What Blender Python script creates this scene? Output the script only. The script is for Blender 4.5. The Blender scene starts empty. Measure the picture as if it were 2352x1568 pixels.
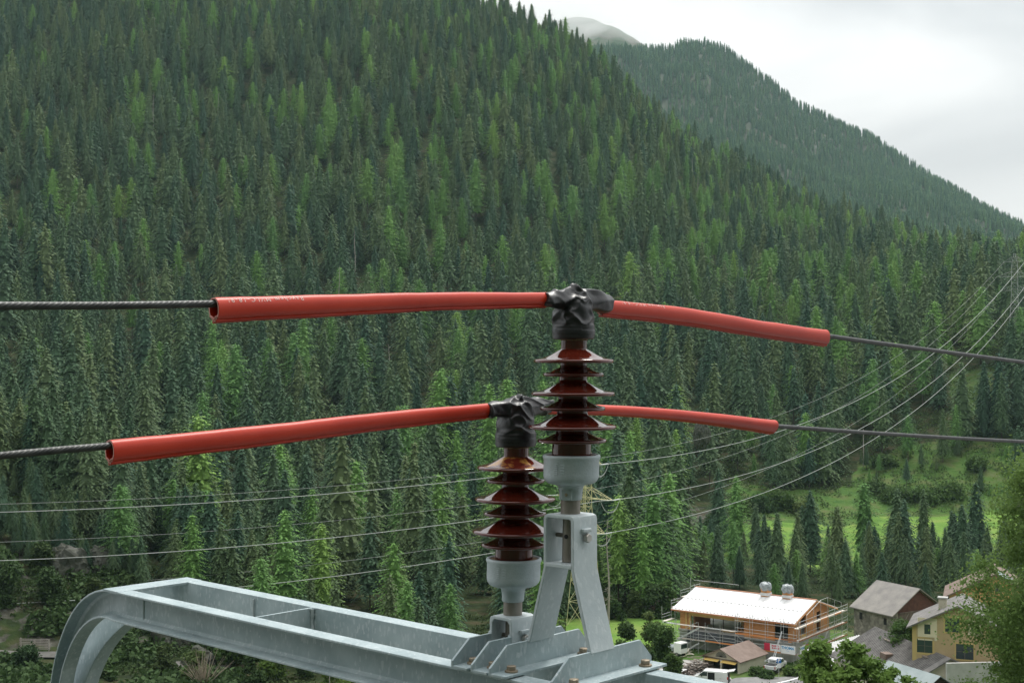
import bpy, bmesh, math, random
import numpy as np
from mathutils import Matrix, Vector
R = math.radians
rng = np.random.default_rng(7)
random.seed(7)
scene = bpy.context.scene
COL = scene.collection

# ------------------------------------------------------------------ camera
F = 3136.0                      # focal length in pixels of a 2352 px wide picture
PITCH = math.atan(31 / F)
cd = bpy.data.cameras.new('camera'); cam = bpy.data.objects.new('camera', cd); COL.objects.link(cam)
cd.sensor_width = 36; cd.lens = 48.0; cd.clip_start = 0.1; cd.clip_end = 20000
cam.location = (0, 0, 0); cam.rotation_euler = (R(90) + PITCH, 0, 0)
scene.camera = cam

# ------------------------------------------------------------------ sky and sun
SUN_EL, SUN_ROT = R(60), R(28)
w = bpy.data.worlds.new('World'); scene.world = w; w.use_nodes = True
nt = w.node_tree; nt.nodes.clear()
out = nt.nodes.new('ShaderNodeOutputWorld')
sky = nt.nodes.new('ShaderNodeTexSky'); sky.sky_type = 'NISHITA'; sky.sun_disc = False
sky.sun_elevation = SUN_EL; sky.sun_rotation = SUN_ROT
b1 = nt.nodes.new('ShaderNodeBackground'); b1.inputs['Strength'].default_value = 0.08
nt.links.new(sky.outputs[0], b1.inputs['Color'])
tc = nt.nodes.new('ShaderNodeTexCoord')
mp = nt.nodes.new('ShaderNodeMapping'); mp.inputs['Scale'].default_value = (1.0, 1.0, 2.4)
mp.inputs['Location'].default_value = (0.35, 0.0, 0.1)
nz = nt.nodes.new('ShaderNodeTexNoise'); nz.inputs['Scale'].default_value = 3.4; nz.inputs['Detail'].default_value = 5
nz.inputs['Roughness'].default_value = 0.45; nz.inputs['Distortion'].default_value = 0.5
cr = nt.nodes.new('ShaderNodeValToRGB')
cr.color_ramp.elements[0].position = 0.32; cr.color_ramp.elements[0].color = (0.62, 0.63, 0.645, 1)
cr.color_ramp.elements[1].position = 0.62; cr.color_ramp.elements[1].color = (0.985, 0.98, 0.97, 1)
b2 = nt.nodes.new('ShaderNodeBackground'); b2.inputs['Strength'].default_value = 0.88
mx = nt.nodes.new('ShaderNodeMixShader'); mx.inputs[0].default_value = 0.97
L = nt.links.new
sx = nt.nodes.new('ShaderNodeSeparateXYZ'); L(tc.outputs['Generated'], sx.inputs[0])
zr = nt.nodes.new('ShaderNodeMapRange'); zr.inputs['From Min'].default_value = 0.0; zr.inputs['From Max'].default_value = 1.0
zr.inputs['To Min'].default_value = 0.45; zr.inputs['To Max'].default_value = 1.45; L(sx.outputs['Z'], zr.inputs[0]); L(zr.outputs[0], b2.inputs['Strength'])
L(tc.outputs['Generated'], mp.inputs[0]); L(mp.outputs[0], nz.inputs['Vector']); L(nz.outputs[0], cr.inputs[0])
L(cr.outputs[0], b2.inputs['Color']); L(b1.outputs[0], mx.inputs[1]); L(b2.outputs[0], mx.inputs[2]); L(mx.outputs[0], out.inputs[0])
sd = bpy.data.lights.new('sun', 'SUN'); sd.energy = 1.5; sd.angle = R(11); sd.color = (1, 0.965, 0.91)
so = bpy.data.objects.new('sun', sd); COL.objects.link(so)
sdir = Vector((math.sin(SUN_ROT) * math.cos(SUN_EL), math.cos(SUN_ROT) * math.cos(SUN_EL), math.sin(SUN_EL)))
so.rotation_euler = sdir.to_track_quat('Z', 'Y').to_euler()
scene.view_settings.view_transform = 'Standard'; scene.view_settings.look = 'None'
scene.view_settings.exposure = 0.78; scene.view_settings.gamma = 1.0
cy = scene.cycles
cy.max_bounces = 5; cy.diffuse_bounces = 3; cy.glossy_bounces = 3; cy.transmission_bounces = 3
cy.volume_bounces = 2; cy.transparent_max_bounces = 8
cy.use_denoising = True

# ------------------------------------------------------------------ helpers
CP, SP = math.cos(PITCH), math.sin(PITCH)
def P(px, py, d):
    """World point seen at picture position (px, py) at distance d ahead."""
    a, b = (px - 1176) / F, (784 - py) / F
    y, z = CP - b * SP, SP + b * CP
    return Vector((a * d / y, d, z * d / y))
def row_z(row, d): return P(1176, row, d).z
def pxof(X, Y): return 1176 + F * X / Y
ORG = {}
def put(o, label=None, cat=None, group=None, kind=None):
    if label: o['label'] = label
    if cat: o['category'] = cat
    if group: o['group'] = group
    if kind: o['kind'] = kind
    return o
def thing(name, label, cat, loc, group=None):
    o = bpy.data.objects.new(name, None); COL.objects.link(o); o.location = loc
    o.empty_display_size = 0.3
    ORG[o.name] = Vector(loc)
    return put(o, label, cat, group)
class MB:
    def __init__(s, M=None): s.v = []; s.f = []; s.M = M or Matrix()
    def add(s, v, f):
        n = len(s.v); s.v += [tuple(p) for p in v]; s.f += [tuple(i + n for i in q) for q in f]; return s
    def box(s, x0, x1, y0, y1, z0, z1, T=None):
        v = [(x, y, z) for z in (z0, z1) for y in (y0, y1) for x in (x0, x1)]
        if T is not None: v = [T @ Vector(p) for p in v]
        return s.add(v, [(0, 2, 3, 1), (4, 5, 7, 6), (0, 1, 5, 4), (2, 6, 7, 3), (0, 4, 6, 2), (1, 3, 7, 5)])
    def bar(s, a, b, wx, wy, up=(0, 0, 1)):
        a, b = Vector(a), Vector(b); d = (b - a).normalized(); u = Vector(up)
        if abs(d.dot(u)) > 0.98: u = Vector((1, 0, 0))
        x = d.cross(u).normalized() * wx / 2; y = x.cross(d).normalized() * wy / 2
        v = [q + i * x + j * y for q in (a, b) for i, j in ((-1, -1), (1, -1), (1, 1), (-1, 1))]
        return s.add(v, [(0, 3, 2, 1), (4, 5, 6, 7), (0, 1, 5, 4), (1, 2, 6, 5), (2, 3, 7, 6), (3, 0, 4, 7)])
    def tube(s, pts, r, n=8, caps=True):
        pts = [Vector(p) for p in pts]; m = len(pts); rs = r if hasattr(r, '__len__') else [r] * m
        v = []; prev = None
        for i, p in enumerate(pts):
            d = (pts[min(i + 1, m - 1)] - pts[max(i - 1, 0)]).normalized()
            if prev is None:
                u = Vector((0, 0, 1)) if abs(d.z) < 0.9 else Vector((1, 0, 0))
                prev = d.cross(u).normalized()
            x = (prev - d * prev.dot(d)).normalized(); prev = x; y = d.cross(x)
            v += [p + rs[i] * (math.cos(6.28319 * k / n) * x + math.sin(6.28319 * k / n) * y) for k in range(n)]
        f = [(i * n + k, i * n + (k + 1) % n, (i + 1) * n + (k + 1) % n, (i + 1) * n + k) for i in range(m - 1) for k in range(n)]
        if caps: f += [tuple(range(n - 1, -1, -1)), tuple(range((m - 1) * n, m * n))]
        return s.add(v, f)
    def lathe(s, prof, n=48, c=(0, 0, 0), T=None):
        v = []; f = []
        for r_, z in prof: v += [(c[0] + r_ * math.cos(6.28319 * k / n), c[1] + r_ * math.sin(6.28319 * k / n), c[2] + z) for k in range(n)]
        if T is not None: v = [T @ Vector(p) for p in v]
        m = len(prof)
        for i in range(m - 1):
            f += [(i * n + k, (i + 1) * n + k, (i + 1) * n + (k + 1) % n, i * n + (k + 1) % n) for k in range(n)]
        f += [tuple(range(n)), tuple(range(m * n - 1, (m - 1) * n - 1, -1))]
        return s.add(v, f)
    def prism(s, poly, h0, h1, ax='z'):
        """poly (a,b) extruded along ax: z->(a,b,h)  y->(a,h,b)  x->(h,a,b)"""
        g = {'z': lambda a, b, h: (a, b, h), 'y': lambda a, b, h: (a, h, b), 'x': lambda a, b, h: (h, a, b)}[ax]
        n = len(poly)
        v = [g(a, b, h0) for a, b in poly] + [g(a, b, h1) for a, b in poly]
        return s.add(v, [tuple(range(n)), tuple(range(2 * n - 1, n - 1, -1))] + [(i, i + n, (i + 1) % n + n, (i + 1) % n) for i in range(n)])
    def build(s, name, mat, parent=None, smooth=None, bevel=0, seg=2, recalc=True):
        off = Vector((0, 0, 0)); q = parent
        while q is not None:
            off += ORG.get(q.name, Vector((0, 0, 0))); q = q.parent
        me = bpy.data.meshes.new(name)
        me.from_pydata([tuple(s.M @ Vector(p) - off) for p in s.v], [], s.f)
        if recalc or bevel:
            bm = bmesh.new(); bm.from_mesh(me)
            bmesh.ops.recalc_face_normals(bm, faces=bm.faces)
            if bevel:
                ed = [e for e in bm.edges if len(e.link_faces) == 2 and e.calc_face_angle(0) > 0.6]
                bmesh.ops.bevel(bm, geom=ed, offset=bevel, segments=seg, affect='EDGES', profile=0.5, clamp_overlap=True)
            bm.to_mesh(me); bm.free()
        me.materials.append(mat)
        if smooth:
            me.polygons.foreach_set('use_smooth', [True] * len(me.polygons))
            me.set_sharp_from_angle(angle=R(smooth))
        o = bpy.data.objects.new(name, me); COL.objects.link(o)
        if parent: o.parent = parent
        return o
def mesh_np(name, V, Fc, mat):
    """Quads (n,4) or triangles (n,3) straight from arrays."""
    me = bpy.data.meshes.new(name); k = Fc.shape[1]
    me.vertices.add(len(V)); me.vertices.foreach_set('co', V.astype(np.float32).ravel())
    me.loops.add(Fc.size); me.loops.foreach_set('vertex_index', Fc.astype(np.int32).ravel())
    me.polygons.add(len(Fc)); me.polygons.foreach_set('loop_start', np.arange(0, Fc.size, k, dtype=np.int32))
    me.update(calc_edges=True); me.materials.append(mat)
    return me

def hashn(ix, iy, s=0):
    n = (ix.astype(np.int64) * 374761393 + iy.astype(np.int64) * 668265263 + s * 974634777) & 0x7fffffff
    n = ((n ^ (n >> 13)) * 1274126177) & 0x7fffffff
    return ((n ^ (n >> 16)) & 0xffff) / 65535.0
def vnoise(x, y, s=0):
    ix, iy = np.floor(x), np.floor(y); fx, fy = x - ix, y - iy
    fx = fx * fx * (3 - 2 * fx); fy = fy * fy * (3 - 2 * fy)
    h = lambda a, b: hashn(ix + a, iy + b, s)
    return (h(0, 0) * (1 - fx) + h(1, 0) * fx) * (1 - fy) + (h(0, 1) * (1 - fx) + h(1, 1) * fx) * fy
def fbm(x, y, o=4, s=0):
    t = 0; a = 0.5
    for k in range(o): t = t + a * (vnoise(x, y, s + k) - 0.5); x = x * 2.03 + 17.3; y = y * 2.03 + 5.1; a *= 0.5
    return t

# ------------------------------------------------------------------ materials
def mat(name, c1, c2=None, scale=5.0, rough=0.7, metal=0.0, bump=0.0, bscale=None, detail=4, coat=0, spec=0.5, stretch=None, contrast=(0.35, 0.65), rvar=0, coords='Object'):
    m = bpy.data.materials.new(name); m.use_nodes = True
    n = m.node_tree; p = n.nodes['Principled BSDF']; K = n.links.new
    p.inputs['Base Color'].default_value = (*c1, 1); p.inputs['Roughness'].default_value = rough
    p.inputs['Metallic'].default_value = metal; p.inputs['Coat Weight'].default_value = coat
    p.inputs['Specular IOR Level'].default_value = spec
    tcn = n.nodes.new('ShaderNodeTexCoord'); mp_ = n.nodes.new('ShaderNodeMapping')
    K(tcn.outputs[coords], mp_.inputs[0])
    if stretch: mp_.inputs['Scale'].default_value = stretch
    def noise(sc, dt=detail):
        q = n.nodes.new('ShaderNodeTexNoise'); q.inputs['Scale'].default_value = sc; q.inputs['Detail'].default_value = dt
        q.inputs['Roughness'].default_value = 0.6; K(mp_.outputs[0], q.inputs['Vector']); return q
    if c2:
        q = noise(scale); r = n.nodes.new('ShaderNodeValToRGB')
        r.color_ramp.elements[0].position, r.color_ramp.elements[1].position = contrast
        r.color_ramp.elements[0].color = (*c1, 1); r.color_ramp.elements[1].color = (*c2, 1)
        K(q.outputs[0], r.inputs[0]); K(r.outputs[0], p.inputs['Base Color'])
        if rvar:
            mr = n.nodes.new('ShaderNodeMapRange'); mr.inputs['To Min'].default_value = rough - rvar; mr.inputs['To Max'].default_value = rough + rvar
            K(q.outputs[0], mr.inputs[0]); K(mr.outputs[0], p.inputs['Roughness'])
    if bump:
        q = noise(bscale or scale * 3); b = n.nodes.new('ShaderNodeBump'); b.inputs['Strength'].default_value = bump
        b.inputs['Distance'].default_value = 0.02
        K(q.outputs[0], b.inputs['Height']); K(b.outputs[0], p.inputs['Normal'])
    return m
def galv(name, c1, c2, rough=0.42, metal=0.55):
    """zinc with spangle flakes and drips"""
    m = mat(name, c1, c2, 9, rough, metal, bump=0.05, bscale=90, contrast=(0.3, 0.7))
    n = m.node_tree; K = n.links.new; p = n.nodes['Principled BSDF']
    src = p.inputs['Base Color'].links[0].from_socket
    tcn = n.nodes.new('ShaderNodeTexCoord')
    vo = n.nodes.new('ShaderNodeTexVoronoi'); vo.inputs['Scale'].default_value = 170
    mp_ = n.nodes.new('ShaderNodeMapping'); mp_.inputs['Scale'].default_value = (1, 1, 0.45)
    K(tcn.outputs['Object'], mp_.inputs[0]); K(mp_.outputs[0], vo.inputs['Vector'])
    bw = n.nodes.new('ShaderNodeRGBToBW'); K(vo.outputs['Color'], bw.inputs[0])
    rp = n.nodes.new('ShaderNodeValToRGB'); rp.color_ramp.elements[0].position = 0.70; rp.color_ramp.elements[1].position = 0.86
    rp.color_ramp.elements[0].color = (0, 0, 0, 1); rp.color_ramp.elements[1].color = (0.42, 0.42, 0.42, 1)
    K(bw.outputs[0], rp.inputs[0])
    mxn = n.nodes.new('ShaderNodeMix'); mxn.data_type = 'RGBA'
    K(rp.outputs[0], mxn.inputs['Factor']); K(src, mxn.inputs['A']); mxn.inputs['B'].default_value = (0.62, 0.66, 0.67, 1)
    K(mxn.outputs['Result'], p.inputs['Base Color'])
    return m
def foliage(name, cols, transl=0.25, noise_sc=0.6):
    m = bpy.data.materials.new(name); m.use_nodes = True; n = m.node_tree; K = n.links.new
    p = n.nodes['Principled BSDF']; p.inputs['Roughness'].default_value = 0.75; p.inputs['Specular IOR Level'].default_value = 0.2
    oi = n.nodes.new('ShaderNodeObjectInfo'); r = n.nodes.new('ShaderNodeValToRGB')
    e = r.color_ramp.elements
    while len(e) < len(cols): e.new(0.5)
    for i, c in enumerate(cols): e[i].position = i / max(1, len(cols) - 1); e[i].color = (*c, 1)
    K(oi.outputs['Random'], r.inputs[0])
    ge = n.nodes.new('ShaderNodeNewGeometry')
    mr = n.nodes.new('ShaderNodeMapRange'); mr.inputs['To Min'].default_value = 0.84; mr.inputs['To Max'].default_value = 1.18
    K(ge.outputs['Random Per Island'], mr.inputs[0])
    mu = n.nodes.new('ShaderNodeMix'); mu.data_type = 'RGBA'; mu.blend_type = 'MULTIPLY'; mu.inputs['Factor'].default_value = 1
    K(r.outputs[0], mu.inputs['A']); K(mr.outputs[0], mu.inputs['B'])
    K(mu.outputs['Result'], p.inputs['Base Color'])
    tr = n.nodes.new('ShaderNodeBsdfTranslucent'); K(mu.outputs['Result'], tr.inputs['Color'])
    ms = n.nodes.new('ShaderNodeMixShader'); ms.inputs[0].default_value = transl
    o = n.nodes['Material Output']; K(p.outputs[0], ms.inputs[1]); K(tr.outputs[0], ms.inputs[2]); K(ms.outputs[0], o.inputs['Surface'])
    return m
M_ZINC = galv('zinc', (0.26, 0.335, 0.355), (0.41, 0.49, 0.505), 0.45, 0.12)
M_ZINC2 = galv('zinc_pale', (0.40, 0.46, 0.48), (0.50, 0.56, 0.57), 0.5, 0.10)
M_CAST = mat('cast_iron_zinc', (0.36, 0.42, 0.44), (0.44, 0.50, 0.515), 14, 0.55, 0.25, bump=0.12, bscale=160)
M_PIN = mat('weathered_pin', (0.20, 0.175, 0.145), (0.27, 0.25, 0.22), 25, 0.5, 0.5, bump=0.05, bscale=120, stretch=(1, 1, 0.3))
M_BOLT = mat('bolt_steel', (0.27, 0.215, 0.15), (0.36, 0.31, 0.24), 40, 0.45, 0.6, bump=0.05)
M_BOLT2 = mat('bolt_zinc', (0.42, 0.40, 0.36), (0.5, 0.5, 0.47), 40, 0.35, 0.8)
M_PORC = mat('brown_porcelain', (0.070, 0.010, 0.006), (0.120, 0.019, 0.010), 6, 0.07, 0, coat=0.3, spec=0.55, contrast=(0.3, 0.75))
M_CEM = mat('cement_grit', (0.25, 0.17, 0.10), (0.40, 0.31, 0.2), 160, 0.9, bump=0.6, bscale=300)
M_RUST = mat('rusty_glaze', (0.11, 0.016, 0.009), (0.50, 0.25, 0.06), 16, 0.25, 0, spec=0.5, contrast=(0.50, 0.60), coat=0.2)
M_RED = mat('red_silicone', (0.51, 0.034, 0.014), (0.59, 0.048, 0.020), 5, 0.40, 0, bump=0.03, bscale=200, spec=0.35)
M_CUT = mat('pale_cut_edge', (0.62, 0.24, 0.20), (0.68, 0.33, 0.28), 60, 0.6)
M_PRINT = mat('white_print', (0.66, 0.38, 0.34), (0.74, 0.52, 0.48), 120, 0.5)
M_TAPE = mat('black_tape', (0.012, 0.013, 0.015), (0.024, 0.025, 0.028), 12, 0.36, 0, bump=0.06, bscale=140, spec=0.5)
M_CABLE = mat('dark_conductor', (0.035, 0.037, 0.036), (0.075, 0.078, 0.075), 30, 0.45, 0.5)
M_WIRE = mat('bright_wire', (0.44, 0.46, 0.44), None, rough=0.4, metal=0.2)
M_PYL = mat('yellow_green_paint', (0.52, 0.50, 0.24), (0.60, 0.58, 0.32), 2, 0.55)
M_PYLG = mat('grey_lattice', (0.30, 0.33, 0.30), None, rough=0.6)
M_GLASSINS = mat('glass_discs', (0.55, 0.58, 0.57), None, rough=0.2)
M_SPR = foliage('spruce_needles', [(0.030, 0.074, 0.044), (0.062, 0.116, 0.052), (0.110, 0.155, 0.060), (0.044, 0.096, 0.056), (0.085, 0.138, 0.054), (0.034, 0.082, 0.050)], 0.12)
M_LAR = foliage('larch_needles', [(0.10, 0.215, 0.058), (0.155, 0.30, 0.070), (0.12, 0.25, 0.075), (0.20, 0.335, 0.075)], 0.25)
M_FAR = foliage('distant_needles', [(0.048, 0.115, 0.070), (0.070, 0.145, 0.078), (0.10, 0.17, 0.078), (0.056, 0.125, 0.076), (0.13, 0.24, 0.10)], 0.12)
M_LEAF = foliage('broad_leaves', [(0.12, 0.21, 0.045), (0.16, 0.25, 0.055), (0.11, 0.20, 0.045)], 0.4)
M_LEAF_D = foliage('dark_leaves', [(0.060, 0.115, 0.030), (0.085, 0.15, 0.038)], 0.35)
M_LEAF_K = foliage('crag_shaded_leaves', [(0.026, 0.058, 0.018), (0.042, 0.08, 0.022), (0.05, 0.075, 0.02)], 0.2)  # bush leaves darkened to stand in for the dim light around the crag
M_LEAF_R = foliage('poplar_leaves', [(0.115, 0.20, 0.05), (0.15, 0.24, 0.065), (0.10, 0.18, 0.046)], 0.4)
M_BUSH = foliage('bush_leaves', [(0.045, 0.085, 0.03), (0.085, 0.145, 0.035), (0.05, 0.10, 0.035), (0.12, 0.16, 0.045)], 0.35)
M_BARK = mat('bark', (0.055, 0.042, 0.034), (0.12, 0.10, 0.085), 3, 0.9, stretch=(1, 1, 0.2))
M_SNAG = mat('bleached_wood', (0.28, 0.25, 0.22), (0.40, 0.37, 0.34), 2, 0.85, stretch=(1, 1, 0.2))
M_TWIG = mat('pale_twigs', (0.30, 0.25, 0.19), None, rough=0.9)
M_WOODO = mat('fresh_timber', (0.52, 0.22, 0.075), (0.60, 0.29, 0.11), 1.4, 0.65, stretch=(1, 1, 4))
M_WOODY = mat('yellow_timber', (0.62, 0.38, 0.12), (0.68, 0.44, 0.17), 1.5, 0.6)
M_WOODR = mat('reddish_board', (0.30, 0.12, 0.06), (0.36, 0.16, 0.08), 2, 0.7)
M_CONC = mat('concrete', (0.36, 0.36, 0.34), (0.47, 0.465, 0.45), 0.7, 0.85, bump=0.1, bscale=6)
M_ROOFW = mat('white_roof_sheet', (0.66, 0.66, 0.66), (0.74, 0.74, 0.74), 0.8, 0.22, spec=0.6)
M_SEAM = mat('roof_seam', (0.50, 0.50, 0.50), None, rough=0.5)
M_COPPER = mat('copper_trim', (0.60, 0.25, 0.13), None, rough=0.4, metal=0.3)
M_PLAST = mat('grey_plastic_wrap', (0.17, 0.20, 0.21), (0.36, 0.40, 0.41), 3, 0.3)
M_DARK = mat('dark_interior', (0.012, 0.013, 0.014), None, rough=0.9)  # near black, also used as painted shade inside openings
M_GEO = mat('black_membrane', (0.03, 0.038, 0.042), (0.08, 0.09, 0.1), 1.2, 0.45)
M_STEEL = mat('scaffold_steel', (0.46, 0.48, 0.48), (0.56, 0.58, 0.58), 2, 0.45, 0.3)
M_PLANK = mat('scaffold_plank', (0.55, 0.50, 0.43), (0.68, 0.64, 0.58), 1.2, 0.7)
M_ORANGE = mat('orange_board', (0.78, 0.24, 0.05), (0.70, 0.30, 0.12), 0.8, 0.6)
M_WHITE = mat('white_paint', (0.82, 0.83, 0.83), None, rough=0.25, coat=0.5)
M_BANNER = mat('banner_white', (0.80, 0.81, 0.82), None, rough=0.6)
M_BRED = mat('banner_red', (0.62, 0.03, 0.08), None, rough=0.6)
M_BBLUE = mat('banner_blue', (0.06, 0.30, 0.58), None, rough=0.6)
M_SIGNB = mat('sign_blue', (0.015, 0.16, 0.52), None, rough=0.4)
M_RUBBER = mat('rubber', (0.02, 0.02, 0.02), None, rough=0.8)
M_RIM = mat('wheel_rim', (0.35, 0.36, 0.37), None, rough=0.4, metal=0.6)
M_GLASS = mat('window_glass', (0.03, 0.05, 0.05), None, rough=0.05, spec=0.7)
M_TAIL = mat('red_lamp_glass', (0.45, 0.02, 0.015), None, rough=0.2)
M_BROOF = mat('brown_sheet_roof', (0.145, 0.10, 0.078), (0.20, 0.145, 0.118), 0.9, 0.75, bump=0.1)
M_CREAM = mat('cream_render', (0.46, 0.43, 0.33), (0.53, 0.50, 0.40), 0.8, 0.85)
M_YDOOR = mat('yellow_door', (0.60, 0.42, 0.12), None, rough=0.6)
M_GROOF = mat('grey_board_roof', (0.115, 0.11, 0.105), (0.21, 0.20, 0.19), 1.1, 0.85, stretch=(1, 1, 1))
M_CORR = mat('pale_corrugated', (0.36, 0.36, 0.36), (0.46, 0.46, 0.455), 0.7, 0.6)
M_SLATE = mat('slate_roof', (0.17, 0.16, 0.15), (0.25, 0.235, 0.21), 0.5, 0.7, bump=0.2, bscale=3)
M_OCHRE = mat('ochre_render', (0.43, 0.325, 0.17), (0.50, 0.385, 0.22), 0.5, 0.85)
M_OCHRE2 = mat('orange_render', (0.58, 0.34, 0.14), (0.62, 0.39, 0.18), 0.5, 0.85)
M_YTRIM = mat('yellow_trim', (0.52, 0.40, 0.16), None, rough=0.7)
M_CTRIM = mat('cream_trim', (0.66, 0.60, 0.42), None, rough=0.7)
M_OLDWOOD = mat('old_wood', (0.09, 0.07, 0.06), (0.16, 0.13, 0.11), 2, 0.85, stretch=(1, 1, 0.2))
M_PALEROOF = mat('pale_green_sheet', (0.20, 0.25, 0.25), (0.26, 0.31, 0.31), 0.8, 0.4)
M_LOG = mat('weathered_logs', (0.16, 0.13, 0.11), (0.30, 0.26, 0.22), 1.5, 0.9)
M_SOIL = mat('bare_soil', (0.13, 0.085, 0.06), (0.2, 0.14, 0.1), 0.5, 0.95)
def stone_mat():
    m = mat('rubble_stone', (0.20, 0.185, 0.155), (0.40, 0.37, 0.32), 0.6, 0.9, bump=0.4, bscale=4)
    n = m.node_tree; K = n.links.new; p = n.nodes['Principled BSDF']; src = p.inputs['Base Color'].links[0].from_socket
    t = n.nodes.new('ShaderNodeTexCoord'); v = n.nodes.new('ShaderNodeTexVoronoi'); v.inputs['Scale'].default_value = 2.2
    K(t.outputs['Object'], v.inputs['Vector'])
    mm = n.nodes.new('ShaderNodeMix'); mm.data_type = 'RGBA'; mm.blend_type = 'MULTIPLY'; mm.inputs['Factor'].default_value = 0.6
    K(src, mm.inputs['A']); bw_ = n.nodes.new('ShaderNodeRGBToBW'); K(v.outputs['Color'], bw_.inputs[0]); K(bw_.outputs[0], mm.inputs['B']); K(mm.outputs['Result'], p.inputs['Base Color'])
    return m
M_STONE = stone_mat()

# ------------------------------------------------------------------ terrain
DK = np.array([4, 30, 60, 110, 150, 185, 205, 225, 245, 275, 300, 330, 360, 400, 430, 480, 600, 800, 1000, 1200, 1450], float)
TZ = {  # picture column -> ground height at the distances DK
 -900: [-9, -15, -24, -36, -41, -42, -40, -26, -18, -18, -16, -12, -6, 4, 12, 28, 75, 165, 270, 370, 440],
 0:    [-9, -15, -24, -36, -43, -45, -44.5, -33, -25.5, -26, -27, -25, -21, -12, -5, 8, 55, 150, 260, 360, 430],
 250:  [-9, -15, -24, -37, -43.5, -46, -45.5, -39, -33.5, -33, -33, -32, -28, -22, -15, -3, 43, 146, 255, 355, 430],
 480:  [-9, -15, -25, -37, -44, -46.5, -46.5, -45, -43, -42, -41, -38, -34, -27, -20, -7, 38, 142, 250, 345, 420],
 700:  [-9, -15, -25, -37, -44, -47, -47, -47.5, -48, -47, -46, -44, -41, -33, -26, -14, 28, 132, 240, 340, 410],
 1000: [-9, -15, -25, -37, -44, -47, -47.5, -48, -48, -48, -48, -46, -42, -35, -28, -17, 22, 122, 225, 318, 380],
 1300: [-9, -15, -25, -37, -44, -47, -47.5, -47.5, -47.5, -48, -48, -47, -44, -38, -31, -20, 12, 98, 190, 268, 200],
 1600: [-9, -15, -25, -37, -44, -47, -47, -47, -47.5, -48, -49, -49, -48, -43, -36, -25, 4, 66, 130, 180, 90],
 1900: [-9, -15, -25, -37, -44, -47, -47, -47, -47.5, -48, -49.5, -50, -49.5, -47, -41, -28, 4, 48, 86, 120, 40],
 2150: [-9, -15, -24, -35, -41, -44, -46, -47, -47.5, -48, -49.5, -50, -50, -48.5, -37, -17, 12, 46, 68, 88, 20],
 2400: [-9, -15, -24, -34, -40, -43, -45, -47, -47.5, -48, -49, -50, -49.5, -46, -32, -9, 20, 44, 58, 72, 10],
 3400: [-9, -15, -24, -34, -40, -43, -45, -46, -46, -46, -46, -46, -44, -36, -22, 4, 30, 46, 52, 55, 5]}
CK = np.array(sorted(TZ), float); TT = np.array([TZ[int(c)] for c in CK])
def smooth_interp(x, xp):
    i = np.clip(np.searchsorted(xp, x) - 1, 0, len(xp) - 2)
    t = np.clip((x - xp[i]) / (xp[i + 1] - xp[i]), 0, 1)
    return i, t
def zt(X, Y):
    X = np.asarray(X, float); Y = np.asarray(Y, float)
    ci, ct = smooth_interp(1176 + F * X / np.maximum(Y, 1), CK); di, dt = smooth_interp(Y, DK)
    z = (TT[ci, di] * (1 - dt) + TT[ci, di + 1] * dt) * (1 - ct) + (TT[ci + 1, di] * (1 - dt) + TT[ci + 1, di + 1] * dt) * ct
    amp = np.clip((Y - 320) / 400, 0, 1)
    z = z + amp * 34 * fbm(X / 170, Y / 170, 4, 3)
    px = 1176 + F * X / np.maximum(Y, 1)
    kn = np.clip((520 - px) / 120, 0, 1) * np.clip((Y - 200) / 15, 0, 1) * np.clip((330 - Y) / 40, 0, 1)
    return z + kn * (9 * fbm(X / 16, Y / 16, 5, 9)) + 0.5 * fbm(X / 9, Y / 9, 2, 5)
def zt1(x, y): return float(zt(np.array([x]), np.array([y]))[0])
def cover(px, Y):
    """1 meadow, 0.6 rough grass, 0 forest floor"""
    m = np.zeros_like(px)
    wob = 40 * fbm(px / 90, Y / 20, 3, 21)
    m = np.where((px + wob > 1270) & (px + wob < 1560) & (Y > 205) & (Y < 247 + wob * 0.1), 1.0, m)
    up_ = np.where(px < 1900, 366 + (px - 1560) * .10 + wob * .9, 404 + wob * .5); pat = fbm(px / 45, Y / 9, 3, 33)
    m = np.where((px + wob > 1560) & (px < 2420) & (Y > 322 + wob * .3) & (Y < up_), np.where((px + wob > 1960) | (pat > -.06), 1.0, .55), m)
    m = np.where((px + wob > 1680) & (px < 1990) & (Y > 388 + wob * .2) & (Y < 424 + wob * .3), 0.55, m)
    m = np.where((px + wob > 1960) & (px < 2330) & (Y > 400 + wob * .2) & (Y < 446 + wob * .3), 0.5, m)
    m = np.where((px + wob * .5 > 2180) & (px + wob * .5 < 2290) & (Y > 446) & (Y < 500), 0.3, m)
    m = np.where((px > 1500) & (px < 2500) & (Y > 120) & (Y < 236) & (m == 0), 0.45, m)
    m = np.where((px + wob < 420) & (Y > 205) & (Y < 250) & (m == 0), 0.17, m)
    return m
ds = np.concatenate([np.linspace(4, 60, 16)[:-1], np.linspace(60, 190, 40)[:-1], np.linspace(190, 480, 150)[:-1], np.linspace(480, 1450, 120)])
cs = np.linspace(-900, 3400, 330)
CC, DD = np.meshgrid(cs, ds); XX = (CC - 1176) / F * DD
ZZ = zt(XX, DD)
V = np.stack([XX, DD, ZZ], -1).reshape(-1, 3); nc = len(cs)
ii = (np.arange(len(ds) - 1)[:, None] * nc + np.arange(nc - 1)[None]).ravel()
Fq = np.stack([ii, ii + 1, ii + nc + 1, ii + nc], 1)
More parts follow.
